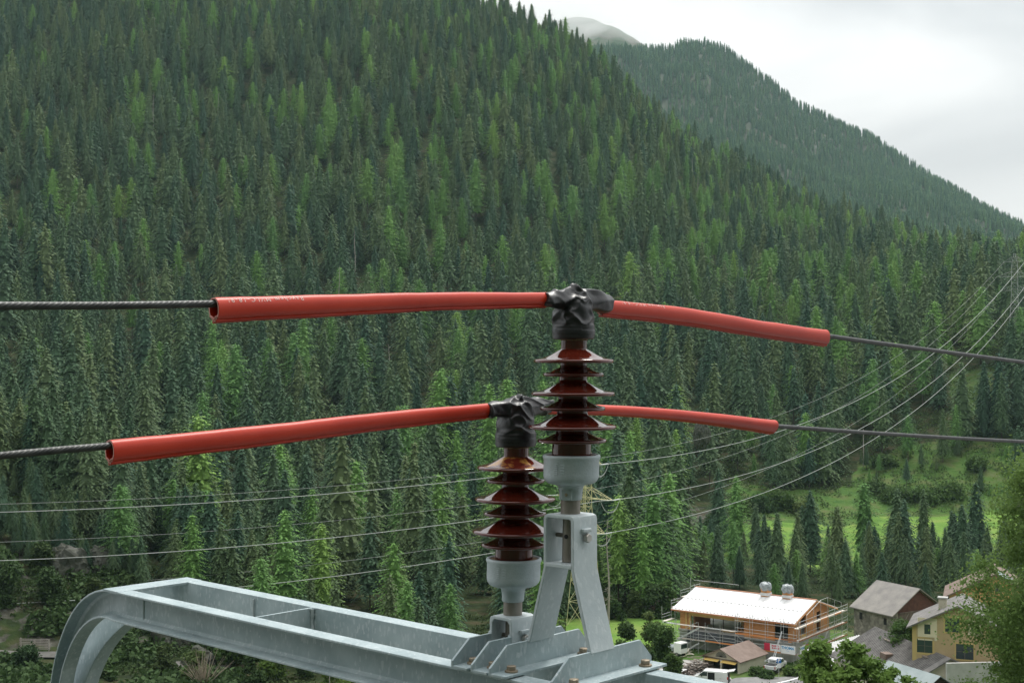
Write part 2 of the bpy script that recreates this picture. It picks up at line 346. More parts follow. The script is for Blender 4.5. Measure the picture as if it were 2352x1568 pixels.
def terrain_mat():
    m = bpy.data.materials.new('hillside_ground'); m.use_nodes = True; n = m.node_tree; K = n.links.new
    p = n.nodes['Principled BSDF']; p.inputs['Roughness'].default_value = 0.95; p.inputs['Specular IOR Level'].default_value = 0.1
    t = n.nodes.new('ShaderNodeTexCoord')
    def noi(s, d=5):
        q = n.nodes.new('ShaderNodeTexNoise'); q.inputs['Scale'].default_value = s; q.inputs['Detail'].default_value = d; K(t.outputs['Object'], q.inputs['Vector']); return q.outputs[0]
    def ramp(f, *cs_):
        r = n.nodes.new('ShaderNodeValToRGB'); e = r.color_ramp.elements
        while len(e) < len(cs_): e.new(0.5)
        for i, (pos, c) in enumerate(cs_): e[i].position = pos; e[i].color = (*c, 1)
        K(f, r.inputs[0]); return r.outputs[0]
    def mix(f, a, b):
        q = n.nodes.new('ShaderNodeMix'); q.data_type = 'RGBA'; K(f, q.inputs['Factor']); K(a, q.inputs['A']); K(b, q.inputs['B']); return q.outputs['Result']
    floor_ = ramp(noi(0.25), (0.35, (0.016, 0.024, 0.010)), (0.5, (0.026, 0.040, 0.013)), (0.66, (0.055, 0.050, 0.026)))
    meadow = ramp(noi(0.12), (0.3, (0.085, 0.170, 0.032)), (0.5, (0.125, 0.225, 0.042)), (0.7, (0.175, 0.24, 0.06)))
    rough_ = ramp(noi(0.2), (0.3, (0.042, 0.098, 0.022)), (0.5, (0.070, 0.130, 0.030)), (0.7, (0.105, 0.118, 0.048)))
    rock = ramp(noi(0.6, 8), (0.35, (0.035, 0.033, 0.027)), (0.5, (0.075, 0.07, 0.06)), (0.66, (0.15, 0.14, 0.13)))
    at = n.nodes.new('ShaderNodeAttribute'); at.attribute_name = 'cover'
    def step(v, lo, hi):
        q = n.nodes.new('ShaderNodeMapRange'); q.inputs['From Min'].default_value = lo; q.inputs['From Max'].default_value = hi; K(v, q.inputs[0]); return q.outputs[0]
    c = mix(step(at.outputs['Fac'], 0.15, 0.4), floor_, rough_)
    c = mix(step(at.outputs['Fac'], 0.65, 0.9), c, meadow)
    a2 = n.nodes.new('ShaderNodeAttribute'); a2.attribute_name = 'crag'
    mm = n.nodes.new('ShaderNodeMath'); mm.operation = 'MULTIPLY'
    K(a2.outputs['Fac'], mm.inputs[0]); K(step(noi(0.35, 6), 0.49, 0.56), mm.inputs[1])
    c = mix(mm.outputs[0], c, rock)
    K(c, p.inputs['Base Color'])
    b = n.nodes.new('ShaderNodeBump'); b.inputs['Strength'].default_value = 0.7; b.inputs['Distance'].default_value = 0.5
    K(noi(0.9, 8), b.inputs['Height']); K(b.outputs[0], p.inputs['Normal'])
    return m
me = mesh_np('hillside', V, Fq, terrain_mat())
me.polygons.foreach_set('use_smooth', [True] * len(me.polygons))
at = me.attributes.new('cover', 'FLOAT', 'POINT'); at.data.foreach_set('value', cover(CC, DD).astype(np.float32).ravel())
gz = np.hypot(np.gradient(ZZ, axis=0) / np.gradient(DD, axis=0), 0)
crag = np.clip((gz - 0.55) / 0.5, 0, 1) * (CC < 640) * (DD < 260) + 0.75 * (CC < 560) * (DD > 204) * (DD < 232)
crag = np.maximum(crag, 0.9 * (np.hypot((CC - 1610) / 60, (DD - 385) / 12) < 1))
at = me.attributes.new('crag', 'FLOAT', 'POINT'); at.data.foreach_set('value', np.clip(crag, 0, 1).astype(np.float32).ravel())
o = bpy.data.objects.new('hillside', me); COL.objects.link(o); put(o, kind='structure')

bx_, by_ = np.meshgrid(np.linspace(-520, 520, 60), np.linspace(-330, 4.0, 50))  # unseen bank behind the camera, added and steepened to block sky light
bz_ = -9 + np.maximum(0, -4 - by_) * 1.25 + 14 * fbm(bx_ / 50, by_ / 50, 4, 71) * np.clip(-by_ / 30, 0, 1)
bz_ = np.minimum(bz_, 420 + 0 * bz_) - np.clip(by_ + 2, 0, 6) * .02
i_ = (np.arange(49)[:, None] * 60 + np.arange(59)[None]).ravel()
me = mesh_np('hillside', np.stack([bx_, by_, bz_], -1).reshape(-1, 3), np.stack([i_, i_ + 1, i_ + 61, i_ + 60], 1), mat('light_blocking_bank', (.014, .026, .012), (.03, .045, .02), .12, .95))
o = bpy.data.objects.new('hillside', me); COL.objects.link(o); put(o, kind='structure')
# the far wooded mountain, the bare peak behind it
def ridge_mesh(name, rx, ry, dnear, dfar, drop_near, m, namp, seed, back=600):
    cs_ = np.linspace(rx[0], rx[-1], 150); t_ = np.linspace(0, 1.25, 60)
    C_, T_ = np.meshgrid(cs_, t_)
    rr = np.interp(C_, rx, ry)
    D_ = dnear + (dfar - dnear) * np.minimum(T_, 1) + np.maximum(T_ - 1, 0) * back * 4
    ztop = (815 - rr) / F * dfar
    zn = drop_near
    Z_ = zn + (ztop - zn) * np.minimum(T_, 1) ** 0.92 - np.maximum(T_ - 1, 0) * 4 * 250
    X_ = (C_ - 1176) / F * D_
    Z_ = Z_ + namp * fbm(X_ / 260, D_ / 260, 4, seed) * np.minimum(1, T_ * 2)
    V_ = np.stack([X_, D_, Z_], -1).reshape(-1, 3); k = len(cs_)
    i_ = (np.arange(len(t_) - 1)[:, None] * k + np.arange(k - 1)[None]).ravel()
    me_ = mesh_np(name, V_, np.stack([i_, i_ + 1, i_ + k + 1, i_ + k], 1), m)
    me_.polygons.foreach_set('use_smooth', [True] * len(me_.polygons))
    o_ = bpy.data.objects.new(name, me_); COL.objects.link(o_); put(o_, kind='structure')
    return X_, D_, Z_, T_, C_
M_FLOOR = mat('far_forest_floor', (0.025, 0.035, 0.02), (0.04, 0.05, 0.025), 0.02, 0.95)
M_ALP = mat('alpine_turf', (0.05, 0.08, 0.04), (0.13, 0.125, 0.10), 0.012, 0.95, contrast=(0.42, 0.6))
rx = [900, 1240, 1310, 1400, 1480, 1535, 1570, 1620, 1660, 1740, 1850, 1930, 2050, 2200, 2352, 2600, 3000, 3400]
ry = [40, 88, 104, 118, 130, 140, 126, 128, 140, 204, 274, 324, 384, 460, 536, 650, 760, 800]
FX, FD, FZ, FT, FC = ridge_mesh('mountain', rx, ry, 1500, 2900, 60, M_FLOOR, 130, 31, 60)
ridge_mesh('mountain', [700, 1180, 1240, 1290, 1335, 1380, 1425, 1470, 1520, 1570, 1700, 1900], [60, 66, 52, 46, 44, 54, 66, 92, 120, 150, 260, 420], 3350, 4300, 250, M_ALP, 110, 41)

M_CLOUD = bpy.data.materials.new('cloud_vapour'); M_CLOUD.use_nodes = True; n = M_CLOUD.node_tree; n.nodes.clear()
pv = n.nodes.new('ShaderNodeVolumePrincipled'); pv.inputs['Color'].default_value = (1, 1, 1, 1); pv.inputs['Density'].default_value = .0027
n.links.new(pv.outputs[0], n.nodes.new('ShaderNodeOutputMaterial').inputs['Volume'])
for px_, row_, d_, rx_, rz_, lab in ((1195, 20, 3900, 300, 110, 'pale mist bank hiding the far end of the bare summit ridge'), (1285, 12, 4250, 330, 62, 'pale mist bank hanging over the bare summit'), (1490, 72, 4200, 210, 30, 'thin mist shred lying on the ridge below the bare summit')):
    c = P(px_, row_, d_); b = bmesh.new(); bmesh.ops.create_icosphere(b, subdivisions=4, radius=1); cb = MB(); v_ = []
    for q in b.verts:
        p = q.co; f = 1 + .7 * float(fbm(np.array([p.x * 2 + px_]), np.array([p.z * 2 + p.y * 1.3]), 3, 5)[0]); v_.append((c.x + p.x * rx_ * f, c.y + p.y * rx_ * .6 * f, c.z + p.z * rz_ * f))
    cb.add(v_, [tuple(x.index for x in f.verts) for f in b.faces]); b.free()
    put(cb.build('cloud', M_CLOUD, None, smooth=180), lab, kind='stuff')

# ------------------------------------------------------------------ vegetation prototypes
def conifer_mesh(seed, H, Rr, base, nlev, nbr, step, wid, droop, upw, hang, ragged=0.25, tip=0.9, core=.42):
    g = np.random.default_rng(seed); vs = []
    for i in range(nlev):
        t = (i + g.uniform(-.3, .3)) / nlev; t = min(max(t, 0), 0.995); z0 = base * H + (H - base * H) * t
        Lm = Rr * ((1 - t) ** tip) * (0.55 + 0.45 * min(1, t * 6 + .3)) + 0.12
        k = max(3, int(round(nbr * (0.5 + 0.5 * (1 - t)))))
        a0 = g.uniform(0, 6.28)
        for j in range(k):
            a = a0 + 6.283 * j / k + g.uniform(-.35, .35); Lb = Lm * g.uniform(1 - ragged, 1 + ragged * .6)
            if g.random() < 0.06: continue
            d = np.array([math.cos(a), math.sin(a), 0]); sd_ = np.array([-d[1], d[0], 0])
            m = max(1, int(math.ceil(Lb / step)))
            for q in range(m):
                s = (q + g.uniform(.25, .75)) / m; r_ = Lb * s
                zz = z0 + upw * r_ * (0.4 + t) - droop * (1 - .6 * t) * Lb * s * s + g.uniform(-.1, .1)
                p = d * r_ * .9 + np.array([0, 0, zz]) + sd_ * g.uniform(-.2, .2) * Lb * .35
                ln = step * g.uniform(.8, 1.35); wv = wid * (1.15 - .55 * s) * g.uniform(.7, 1.25)
                dd = d + sd_ * g.uniform(-.5, .5); roll = g.uniform(-.28, .28)
                sx = sd_ * math.cos(roll) * wv; sx[2] = math.sin(roll) * wv
                dn = np.array([0, 0, -hang * ln * g.uniform(.5, 1.3)])
                vs += [p, p + dd * ln * .5 + sx + dn * .45, p + dd * ln + dn, p + dd * ln * .5 - sx + dn * .45]
    # leader
    for q in range(3):
        a = g.uniform(0, 6.28); d = np.array([math.cos(a), math.sin(a), 0]) * wid * .35
        vs += [np.array([0, 0, H + .25]), np.array([0, 0, H - .4]) + d, np.array([0, 0, H - 1.1]), np.array([0, 0, H - .4]) - d]
    # solid inner cone in foliage colour, added to block light through the crown
    zs_ = [base * H + (H - base * H) * k / 9 for k in range(10)]
    rr_ = [core * (Rr * ((1 - k / 9) ** tip) * (0.55 + 0.45 * min(1, k / 9 * 6 + .3))) + .02 for k in range(10)]
    for k in range(9):
        for j in range(7):
            a, b = 6.283 * j / 7, 6.283 * (j + 1) / 7; w0, w1 = rr_[k] * 1.25, rr_[k + 1] * .8
            vs += [np.array([w0 * math.cos(a), w0 * math.sin(a), zs_[k] - .35]), np.array([w0 * math.cos(b), w0 * math.sin(b), zs_[k] - .35]), np.array([w1 * math.cos(b), w1 * math.sin(b), zs_[k + 1]]), np.array([w1 * math.cos(a), w1 * math.sin(a), zs_[k + 1]])]
    V_ = np.array(vs); return V_, np.arange(len(V_)).reshape(-1, 4)
def trunk_mesh(name, H, r, n=6, m=None, bend=0, seed=0):
    mb = MB(); g = np.random.default_rng(seed)
    pts = [(bend * g.uniform(-1, 1) * k / 6, bend * g.uniform(-1, 1) * k / 6, -1.0 + (H + 1) * k / 6) for k in range(7)]
    mb.tube(pts, [r * (1 - .93 * k / 6) for k in range(7)], n)
    me_ = bpy.data.meshes.new(name); me_.from_pydata(mb.v, [], mb.f); me_.materials.append(m or M_BARK); return me_
def crown_obj(name, VF, m): return mesh_np(name, VF[0], VF[1], m)
SPR = []; LAR = []
for k in range(6):
    H = 24; Rr = [6.9, 5.9, 7.5, 6.3, 7.9, 5.4][k]
    SPR.append((crown_obj('spruce_crown', conifer_mesh(100 + k, H, Rr, [.10, .22, .06, .3, .12, .16][k], 40, 12, .50, .34, .62, .14, .75, .40, .80), M_SPR), trunk_mesh('spruce_trunk', H - .5, .27), H))
for k in range(4):
    H = 23; Rr = [6.5, 5.5, 7.1, 6.0][k]
    LAR.append((crown_obj('larch_crown', conifer_mesh(200 + k, H, Rr, [.12, .2, .15, .26][k], 42, 12, .46, .27, .25, .10, .55, .46, .55, .34), M_LAR), trunk_mesh('larch_trunk', H - .5, .25), H))

hid = bpy.data.collections.new('forest_shapes')      # never linked to the scene
def proto(name, VF, m, trunk=None):
    me_ = mesh_np(name, VF[0], VF[1], m)
    o_ = bpy.data.objects.new(name, me_); return o_
mid = bpy.data.collections.new('slope_tree_shapes'); far = bpy.data.collections.new('mountain_tree_shapes')
def with_trunk(VF, H, r, k0=0):
    ang = np.arange(4) * 1.5708; b = np.stack([np.cos(ang) * r, np.sin(ang) * r, np.full(4, -1.)], 1); t_ = np.stack([np.cos(ang) * r * .2, np.sin(ang) * r * .2, np.full(4, H * .9)], 1)
    n0 = len(VF[0]); V_ = np.concatenate([VF[0], b, t_])
    q = np.array([[n0 + i, n0 + (i + 1) % 4, n0 + 4 + (i + 1) % 4, n0 + 4 + i] for i in range(4)])
    return V_, np.concatenate([VF[1], q]), len(VF[1])
for k in range(5):
    V_, F_, nf = with_trunk(conifer_mesh(300 + k, 24, [7.0, 6.0, 7.6, 6.4, 5.6][k], [.08, .2, .05, .28, .14][k], 28, 10, .72, .50, .62, .14, .75, .40, .80), 24, .25)
    me_ = mesh_np('a_spruce_%d' % k, V_, F_, M_SPR); me_.materials.append(M_BARK)
    mi = np.zeros(len(F_), np.int32); mi[nf:] = 1; me_.polygons.foreach_set('material_index', mi)
    mid.objects.link(bpy.data.objects.new('a_spruce_%d' % k, me_))
for k in range(3):
    V_, F_, nf = with_trunk(conifer_mesh(330 + k, 23, [6.5, 5.6, 7.0][k], [.12, .2, .15][k], 28, 10, .66, .40, .25, .10, .55, .46, .55, .34), 23, .25)
    me_ = mesh_np('b_larch_%d' % k, V_, F_, M_LAR); me_.materials.append(M_BARK)
    mi = np.zeros(len(F_), np.int32); mi[nf:] = 1; me_.polygons.foreach_set('material_index', mi)
    mid.objects.link(bpy.data.objects.new('b_larch_%d' % k, me_))
for k in range(4):
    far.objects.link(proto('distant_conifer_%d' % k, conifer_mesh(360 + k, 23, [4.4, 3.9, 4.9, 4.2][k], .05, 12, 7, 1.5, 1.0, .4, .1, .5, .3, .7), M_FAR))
def gn_instances(name, pts, scl, pick, coll, label):
    me_ = bpy.data.meshes.new(name); me_.vertices.add(len(pts)); me_.vertices.foreach_set('co', pts.astype(np.float32).ravel())
    for an, ty, vals in (('size', 'FLOAT', scl.astype(np.float32)), ('turn', 'FLOAT', rng.uniform(0, 6.28, len(pts)).astype(np.float32)), ('pick', 'INT', pick.astype(np.int32))):
        a = me_.attributes.new(an, ty, 'POINT'); a.data.foreach_set('value', vals)
    o_ = bpy.data.objects.new(name, me_); COL.objects.link(o_); put(o_, label=label, kind='stuff')
    g = bpy.data.node_groups.new(name, 'GeometryNodeTree')
    g.interface.new_socket('Geometry', in_out='INPUT', socket_type='NodeSocketGeometry'); g.interface.new_socket('Geometry', in_out='OUTPUT', socket_type='NodeSocketGeometry')
    N = g.nodes.new; K = g.links.new
    i, u = N('NodeGroupInput'), N('NodeGroupOutput'); ip = N('GeometryNodeInstanceOnPoints'); ci = N('GeometryNodeCollectionInfo')
    ci.inputs['Collection'].default_value = coll; ci.inputs['Separate Children'].default_value = True; ci.inputs['Reset Children'].default_value = True
    ip.inputs['Pick Instance'].default_value = True
    def na(nm, ty):
        q = N('GeometryNodeInputNamedAttribute'); q.data_type = ty; q.inputs['Name'].default_value = nm; return q.outputs['Attribute']
    cx = N('ShaderNodeCombineXYZ'); K(na('turn', 'FLOAT'), cx.inputs['Z'])
    K(i.outputs[0], ip.inputs['Points']); K(ci.outputs[0], ip.inputs['Instance']); K(na('pick', 'INT'), ip.inputs['Instance Index'])
    K(cx.outputs[0], ip.inputs['Rotation']); K(na('size', 'FLOAT'), ip.inputs['Scale']); K(ip.outputs[0], u.inputs[0])
    md = o_.modifiers.new('scatter', 'NODES'); md.node_group = g
    return o_

# ------------------------------------------------------------------ the forest on the slope
def jitter_grid(x0, x1, y0, y1, s):
    gx, gy = np.meshgrid(np.arange(x0, x1, s), np.arange(y0, y1, s))
    return (gx + rng.uniform(-.42, .42, gx.shape) * s).ravel(), (gy + rng.uniform(-.42, .42, gx.shape) * s).ravel()
tx, ty = jitter_grid(-620, 800, 196, 1290, 10.3)
tp = pxof(tx, ty)
keep = (tp > -260) & (tp < 2620)
tx, ty, tp = tx[keep], ty[keep], tp[keep]
cv = cover(tp, ty)
edge = np.where(tp < 480, 238, np.where(tp < 1260, 196, np.where(tp < 1560, 250, 408)))
edge = edge + 8 * fbm(tp / 60, ty * 0, 2, 77)
ok = (ty > edge) & ((cv < 0.1) | (rng.random(len(tx)) < 0.0))
ok &= ~((tp < 560) & (ty < 262) & (rng.random(len(tx)) < .45))
ok &= rng.random(len(tx)) > 0.03 + 0.10 * np.clip(fbm(tx / 60, ty / 60, 3, 91) * 3 - .3, 0, 1)
tx, ty, tp = tx[ok], ty[ok], tp[ok]
tz = zt(tx, ty)
th = np.clip(rng.normal(21.5, 5.0, len(tx)), 8, 33)
th = np.where((ty < 250) & (tp > 480), th * rng.uniform(.35, .62, len(tx)), th)
lar_p = np.clip(0.17 + .65 * fbm(tx / 70, ty / 70, 3, 61) + .03 * (tp > 300) - .09 * np.clip((420 - tp) / 300, 0, 1), 0.04, 0.4)  # fewer pale larches towards the left, standing in for lens darkening
larch = rng.random(len(tx)) < lar_p
g_ = np.random.default_rng(12)
# single trees and rows placed one by one: (picture column, distance, height, larch?)
rowt = [(1545, 296, 13, 0), (1590, 300, 12, 0), (1640, 292, 15, 0), (1668, 305, 17, 1), (1715, 290, 12, 0), (1757, 300, 16, 0), (1795, 286, 20, 0), (1822, 300, 17, 0), (1850, 290, 18, 0),
        (1880, 300, 15, 1), (1905, 287, 17, 0), (1935, 296, 20, 0), (1962, 288, 15, 0), (1990, 300, 19, 0), (2010, 284, 14, 0), (2034, 292, 17, 0), (2062, 285, 17.5, 0), (2085, 296, 20, 0),
        (2108, 284, 15, 0), (2130, 292, 20, 0), (2152, 286, 17, 0), (2176, 294, 21, 0), (2200, 286, 17, 0), (2226, 296, 20, 0), (2250, 284, 18, 0), (2280, 292, 20, 0), (2310, 286, 19, 0), (2340, 290, 20, 0), (2375, 288, 19, 0),
        (1618, 318, 11, 1), (1985, 310, 21, 1), (1860, 312, 19, 0), (2120, 306, 20, 0), (2060, 308, 20, 0), (2240, 310, 21, 0), (1690, 336, 20, 1), (1650, 345, 21, 0), (1735, 330, 14, 0),
        (2085, 436, 15, 1), (2165, 432, 17, 0), (2195, 438, 15, 1), (2115, 430, 8, 0), (1850, 430, 22, 1), (1800, 425, 24, 0), (1770, 418, 24, 0), (1905, 440, 24, 0), (1880, 452, 25, 0), (2300, 440, 22, 0), (2260, 452, 21, 0), (2335, 446, 21, 0),
        (600, 214, 15, 1), (655, 232, 21, 1), (740, 236, 19, 1), (935, 210, 13, 1), (905, 226, 17, 1), (960, 216, 8, 1), (1035, 222, 11, 1), (1445, 262, 27, 0), (1500, 258, 24, 1), (1420, 255, 22, 1), (1530, 268, 20, 0), (1475, 252, 17, 1)]
rowt = [(a + (g_.uniform(-22, 22) if k < 29 else 0), d + (g_.uniform(-14, 14) if k < 29 else 0), h * (g_.uniform(.6, .95) if k < 30 else 1), l) for k, (a, d, h, l) in enumerate(rowt)]
for k in range(52):
    a = g_.uniform(1740, 2420); rowt.append((a, g_.uniform(262, 318), g_.uniform(7, 14.5), 0 if g_.random() < .86 else 1))
for k in range(14): rowt.append((g_.uniform(1545, 1720), g_.uniform(300, 330), g_.uniform(6, 11), 0 if g_.random() < .7 else 1))
for k in range(70): rowt.append((g_.uniform(-20, 330), g_.uniform(226, 252), g_.uniform(4, 10), 0))
for k in range(46): rowt.append((g_.uniform(270, 620), g_.uniform(228, 264), g_.uniform(9, 20), 0 if g_.random() < .85 else 1))
for k in range(30): rowt.append((g_.uniform(-20, 300), g_.uniform(252, 275), g_.uniform(14, 23), 0))
for k in range(24): rowt.append((g_.uniform(1960, 2420), g_.uniform(405, 445), g_.uniform(3, 9), 0 if g_.random() < .5 else 1))
ex = np.array([[P(a, 815, d).x, d, h, l] for a, d, h, l in rowt])
tx = np.concatenate([ex[:, 0], tx]); ty = np.concatenate([ex[:, 1], ty]); th = np.concatenate([ex[:, 2], th]); larch = np.concatenate([ex[:, 3] > .5, larch])
tz = zt(tx, ty); tp = pxof(tx, ty)
appr = th / ty * F
top_row = 815 - F * (tz + th) / ty
inview = (tp > -30) & (tp < 2382) & (top_row < 1560) & (815 - F * tz / ty > -10)
score = np.where(inview, appr, 0)
score[:len(rowt)] += 1000
def zone(px, rb, rt, d):
    r = (rb + rt) / 2
    if d < 320 and px > 1530: return 'in the row behind the scaffolded house'
    if px > 1640 and d < 460 and px < 2400 and d > 320: return 'at the edge of the upper meadow'
    if px > 2000: return 'on the wooded slope beyond the upper meadow'
    if px < 500 and d < 300: return 'on top of the mossy crag'
    if px < 480 and r > 1000: return 'in the dark wood behind the mossy crag'
    if px < 480: return 'on the dark slope above the crag wood'
    if d < 250: return 'low down beneath the steel crossarm'
    if px < 1100 and r > 980: return 'in the wood below the lower red sleeve'
    if px < 1100: return 'on the slope between the two red sleeves'
    if px < 1380: return 'in the wood behind the two insulators'
    if px < 1660 and r > 1050: return 'in the wood beside the yellow pylon'
    return 'on the slope below the long power lines'
def size_word(h, lar):
    if h > 26: return 'very tall'
    if h > 22.5: return 'tall'
    if h > 17: return 'middling'
    if h > 11: return 'short'
    return 'small young'
first = {}
def plant(i):
    lar = bool(larch[i]); protos = LAR if lar else SPR
    c, t_, H = protos[int(rng.integers(len(protos)))]; s = th[i] / H
    nm = 'larch_tree' if lar else 'spruce_tree'
    o_ = bpy.data.objects.new(nm, None); COL.objects.link(o_); o_.location = (tx[i], ty[i], tz[i]); o_.scale = (s * rng.uniform(.92, 1.12),) * 2 + (s,)
    o_.rotation_euler = (0, 0, rng.uniform(0, 6.28)); o_.empty_display_size = .5
    zn = zone(tp[i], 815 - F * tz[i] / ty[i], top_row[i], ty[i])
    kind = 'pale green larch' if lar else 'dark green spruce'
    sh = ['slim', 'leafy', 'broad', 'feathery'][protos.index((c, t_, H))] if lar else ['full', 'thin', 'broad', 'high crowned', 'wide skirted', 'narrow'][protos.index((c, t_, H))]
    put(o_, '%s %s %s %s' % (size_word(th[i], lar), sh, kind, zn), 'larch' if lar else 'spruce', '%s %s' % ('larches' if lar else 'spruces', zn))
    for nm2, me_ in (('crown', c), ('trunk', t_)):
        q = bpy.data.objects.new(nm2, me_); COL.objects.link(q); q.parent = o_
order = np.argsort(-score); chosen = np.zeros(len(tx), bool); ns = nl = 0
for i in order:
    if score[i] <= 0 or (ns >= 290 and nl >= 290): break
    if larch[i]:
        if nl >= 290: continue
        nl += 1
    else:
        if ns >= 290: continue
        ns += 1
    chosen[i] = True; plant(i)
rest = ~chosen
pick = np.where(larch[rest], 5 + rng.integers(0, 3, rest.sum()), rng.integers(0, 5, rest.sum()))
gn_instances('forest', np.stack([tx[rest], ty[rest], tz[rest]], 1), th[rest] / 24, pick, mid, 'dense conifer forest covering the slope')
# forest of the far mountain: points on its mesh grid
k = 15000
uu = rng.uniform(0, 149, k * 3); vv = rng.uniform(2, 50, k * 3)
iu, iv = uu.astype(int), vv.astype(int); fu, fv = uu - iu, vv - iv
bil = lambda A: (A[iv, iu] * (1 - fu) + A[iv, np.minimum(iu + 1, 149)] * fu) * (1 - fv) + (A[iv + 1, iu] * (1 - fu) + A[iv + 1, np.minimum(iu + 1, 149)] * fu) * fv
mxp, myp, mzp, mcp = bil(FX), bil(FD), bil(FZ), bil(FC)
sel = (mcp > 1120) & (mcp < 2650)
sel &= rng.random(len(sel)) < myp / 2950
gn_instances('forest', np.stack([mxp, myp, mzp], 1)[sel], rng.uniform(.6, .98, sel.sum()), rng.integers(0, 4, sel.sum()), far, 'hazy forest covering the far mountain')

# ------------------------------------------------------------------ crossarm
CU, SU = .7316, .6817
MBEAM = Matrix(((CU, SU, 0, 0), (-SU, CU, 0, 0), (0, 0, 1, 0), (0, 0, 0, 1)))
ZB = -0.733
beam = thing('steel_crossarm', 'galvanized steel crossarm of two channel beams bent down at the end', 'crossarm', MBEAM @ Vector((-2.4, 2.416, ZB)))
def channel(v_web, sgn, dv, hleg):
    T, TW, FW = .0085, .006, .053
    U0, U1, RAD = -3.80, -0.55, .60
    def prof(h):
        w, fw = v_web, v_web + sgn * FW
        wi = w + sgn * TW
        return [(w, 0), (fw, 0), (fw, T * .75), (wi + sgn * .008, T), (wi, T + .008), (wi, h - T - .008), (wi + sgn * .008, h - T), (fw, h - T * .75), (fw, h), (w, h)]
    st = [(U1 + (U0 - U1) * k / 6, None, 0, .0948) for k in range(7)]
    sec = []
    for u, _, _, h in st: sec.append([(u, v, ZB - hh) for v, hh in prof(h)])
    for k in range(1, 19):
        a = R(5 * k); h = .0948 + (hleg - .0948) * min(1, k / 12)
        sec.append([(U0 - (RAD - hh) * math.sin(a), v + dv * math.sin(a), ZB - RAD + (RAD - hh) * math.cos(a)) for v, hh in prof(h)])
    for zz in (-2.5, -6, -10.6):
        sec.append([(U0 - RAD + hh, v + dv, zz) for v, hh in prof(hleg)])
    mb = MB(MBEAM); n = 10
    vv_ = [p for s_ in sec for p in s_]
    mb.add(vv_, [(i * n + k, i * n + (k + 1) % n, (i + 1) * n + (k + 1) % n, (i + 1) * n + k) for i in range(len(sec) - 1) for k in range(n)] + [tuple(range(n)), tuple(range(len(vv_) - 1, len(vv_) - n - 1, -1))])
    return mb
for a in ((2.315, -1, .10, .062), (2.517, 1, -.09, .086)):
    ch = channel(*a).build('channel_beam', M_ZINC, beam, bevel=.0016, seg=2)
mb = MB(MBEAM); mb.box(-3.86, -3.775, 2.262, 2.57, ZB - .007, ZB + .0015); mb.build('end_plate', M_ZINC, beam, bevel=.0015)
mb = MB(MBEAM); mb.box(-3.144, -3.136, 2.3155, 2.5165, ZB - .088, ZB - .001); stf = mb.build('stiffener', M_ZINC, beam)
mb = MB(MBEAM)
for (u, v) in ((-3.133, 2.513),):
    mb.tube([(u + random.uniform(-.002, .002), v + random.uniform(-.002, .002), ZB - .004 - .0085 * k) for k in range(10)], [random.uniform(.004, .008) for _ in range(10)], 7)
mb.build('weld_bead', M_ZINC2, stf, smooth=60)
mb = MB(MBEAM); mb.tube([(-3.42, 2.5135, ZB - .01 - .009 * k) for k in range(9)], [random.uniform(.002, .0035) for _ in range(9)], 6); mb.build('weld_bead', M_ZINC2, beam, smooth=60)
mb = MB(MBEAM); mb.tube([(-3.70, 2.3125 - .004, ZB - .012 - .008 * k) for k in range(10)], .0025, 6); mb.build('weld_bead', M_ZINC2, beam, smooth=60)
mb = MB(MBEAM); mb.box(-1.2, -1.19, 2.3155, 2.5165, ZB - .088, ZB - .001); mb.build('stiffener', M_ZINC, beam)

def angle_iron(u0, v0=2.243, v1=2.60, h=.062, fl=.052):
    """L-section lying across the beams: upright plate at u0, flat towards +u, ends chamfered"""
    mb = MB(MBEAM); t = .0065; z0 = ZB + .003
    c = .058
    up = [(v0, z0), (v1, z0), (v1, z0 + h * .28), (v1 - c * .75, z0 + h), (v0 + c, z0 + h), (v0, z0 + h * .28)]
    mb.prism(up, u0, u0 + t, 'x')
    mb2 = MB(MBEAM)
    mb2.box(u0 + t - .0006, u0 + fl, v0, v1, z0, z0 + t)
    return mb, mb2
def hexbolt(u, v, z, parent, m=M_BOLT, axis='z', s=1.0, wash=True):
    mb = MB(MBEAM); rot = {'z': Matrix(), 'u': Matrix.Rotation(R(90), 4, 'Y')}[axis]
    T = Matrix.Translation((u, v, z)) @ rot
    if wash: mb.lathe([(.0155 * s, 0), (.0155 * s, .004 * s), (.012 * s, .0045 * s)], 20, T=T)
    n = 6; r = .0115 * s
    h0, h1 = .0042 * s, .0145 * s
    mb.lathe([(r, h0), (r, h1 - .001), (r * .86, h1)], 6, T=T)
    return mb.build('bolt', m, parent, bevel=.0004)
LEAN = .022
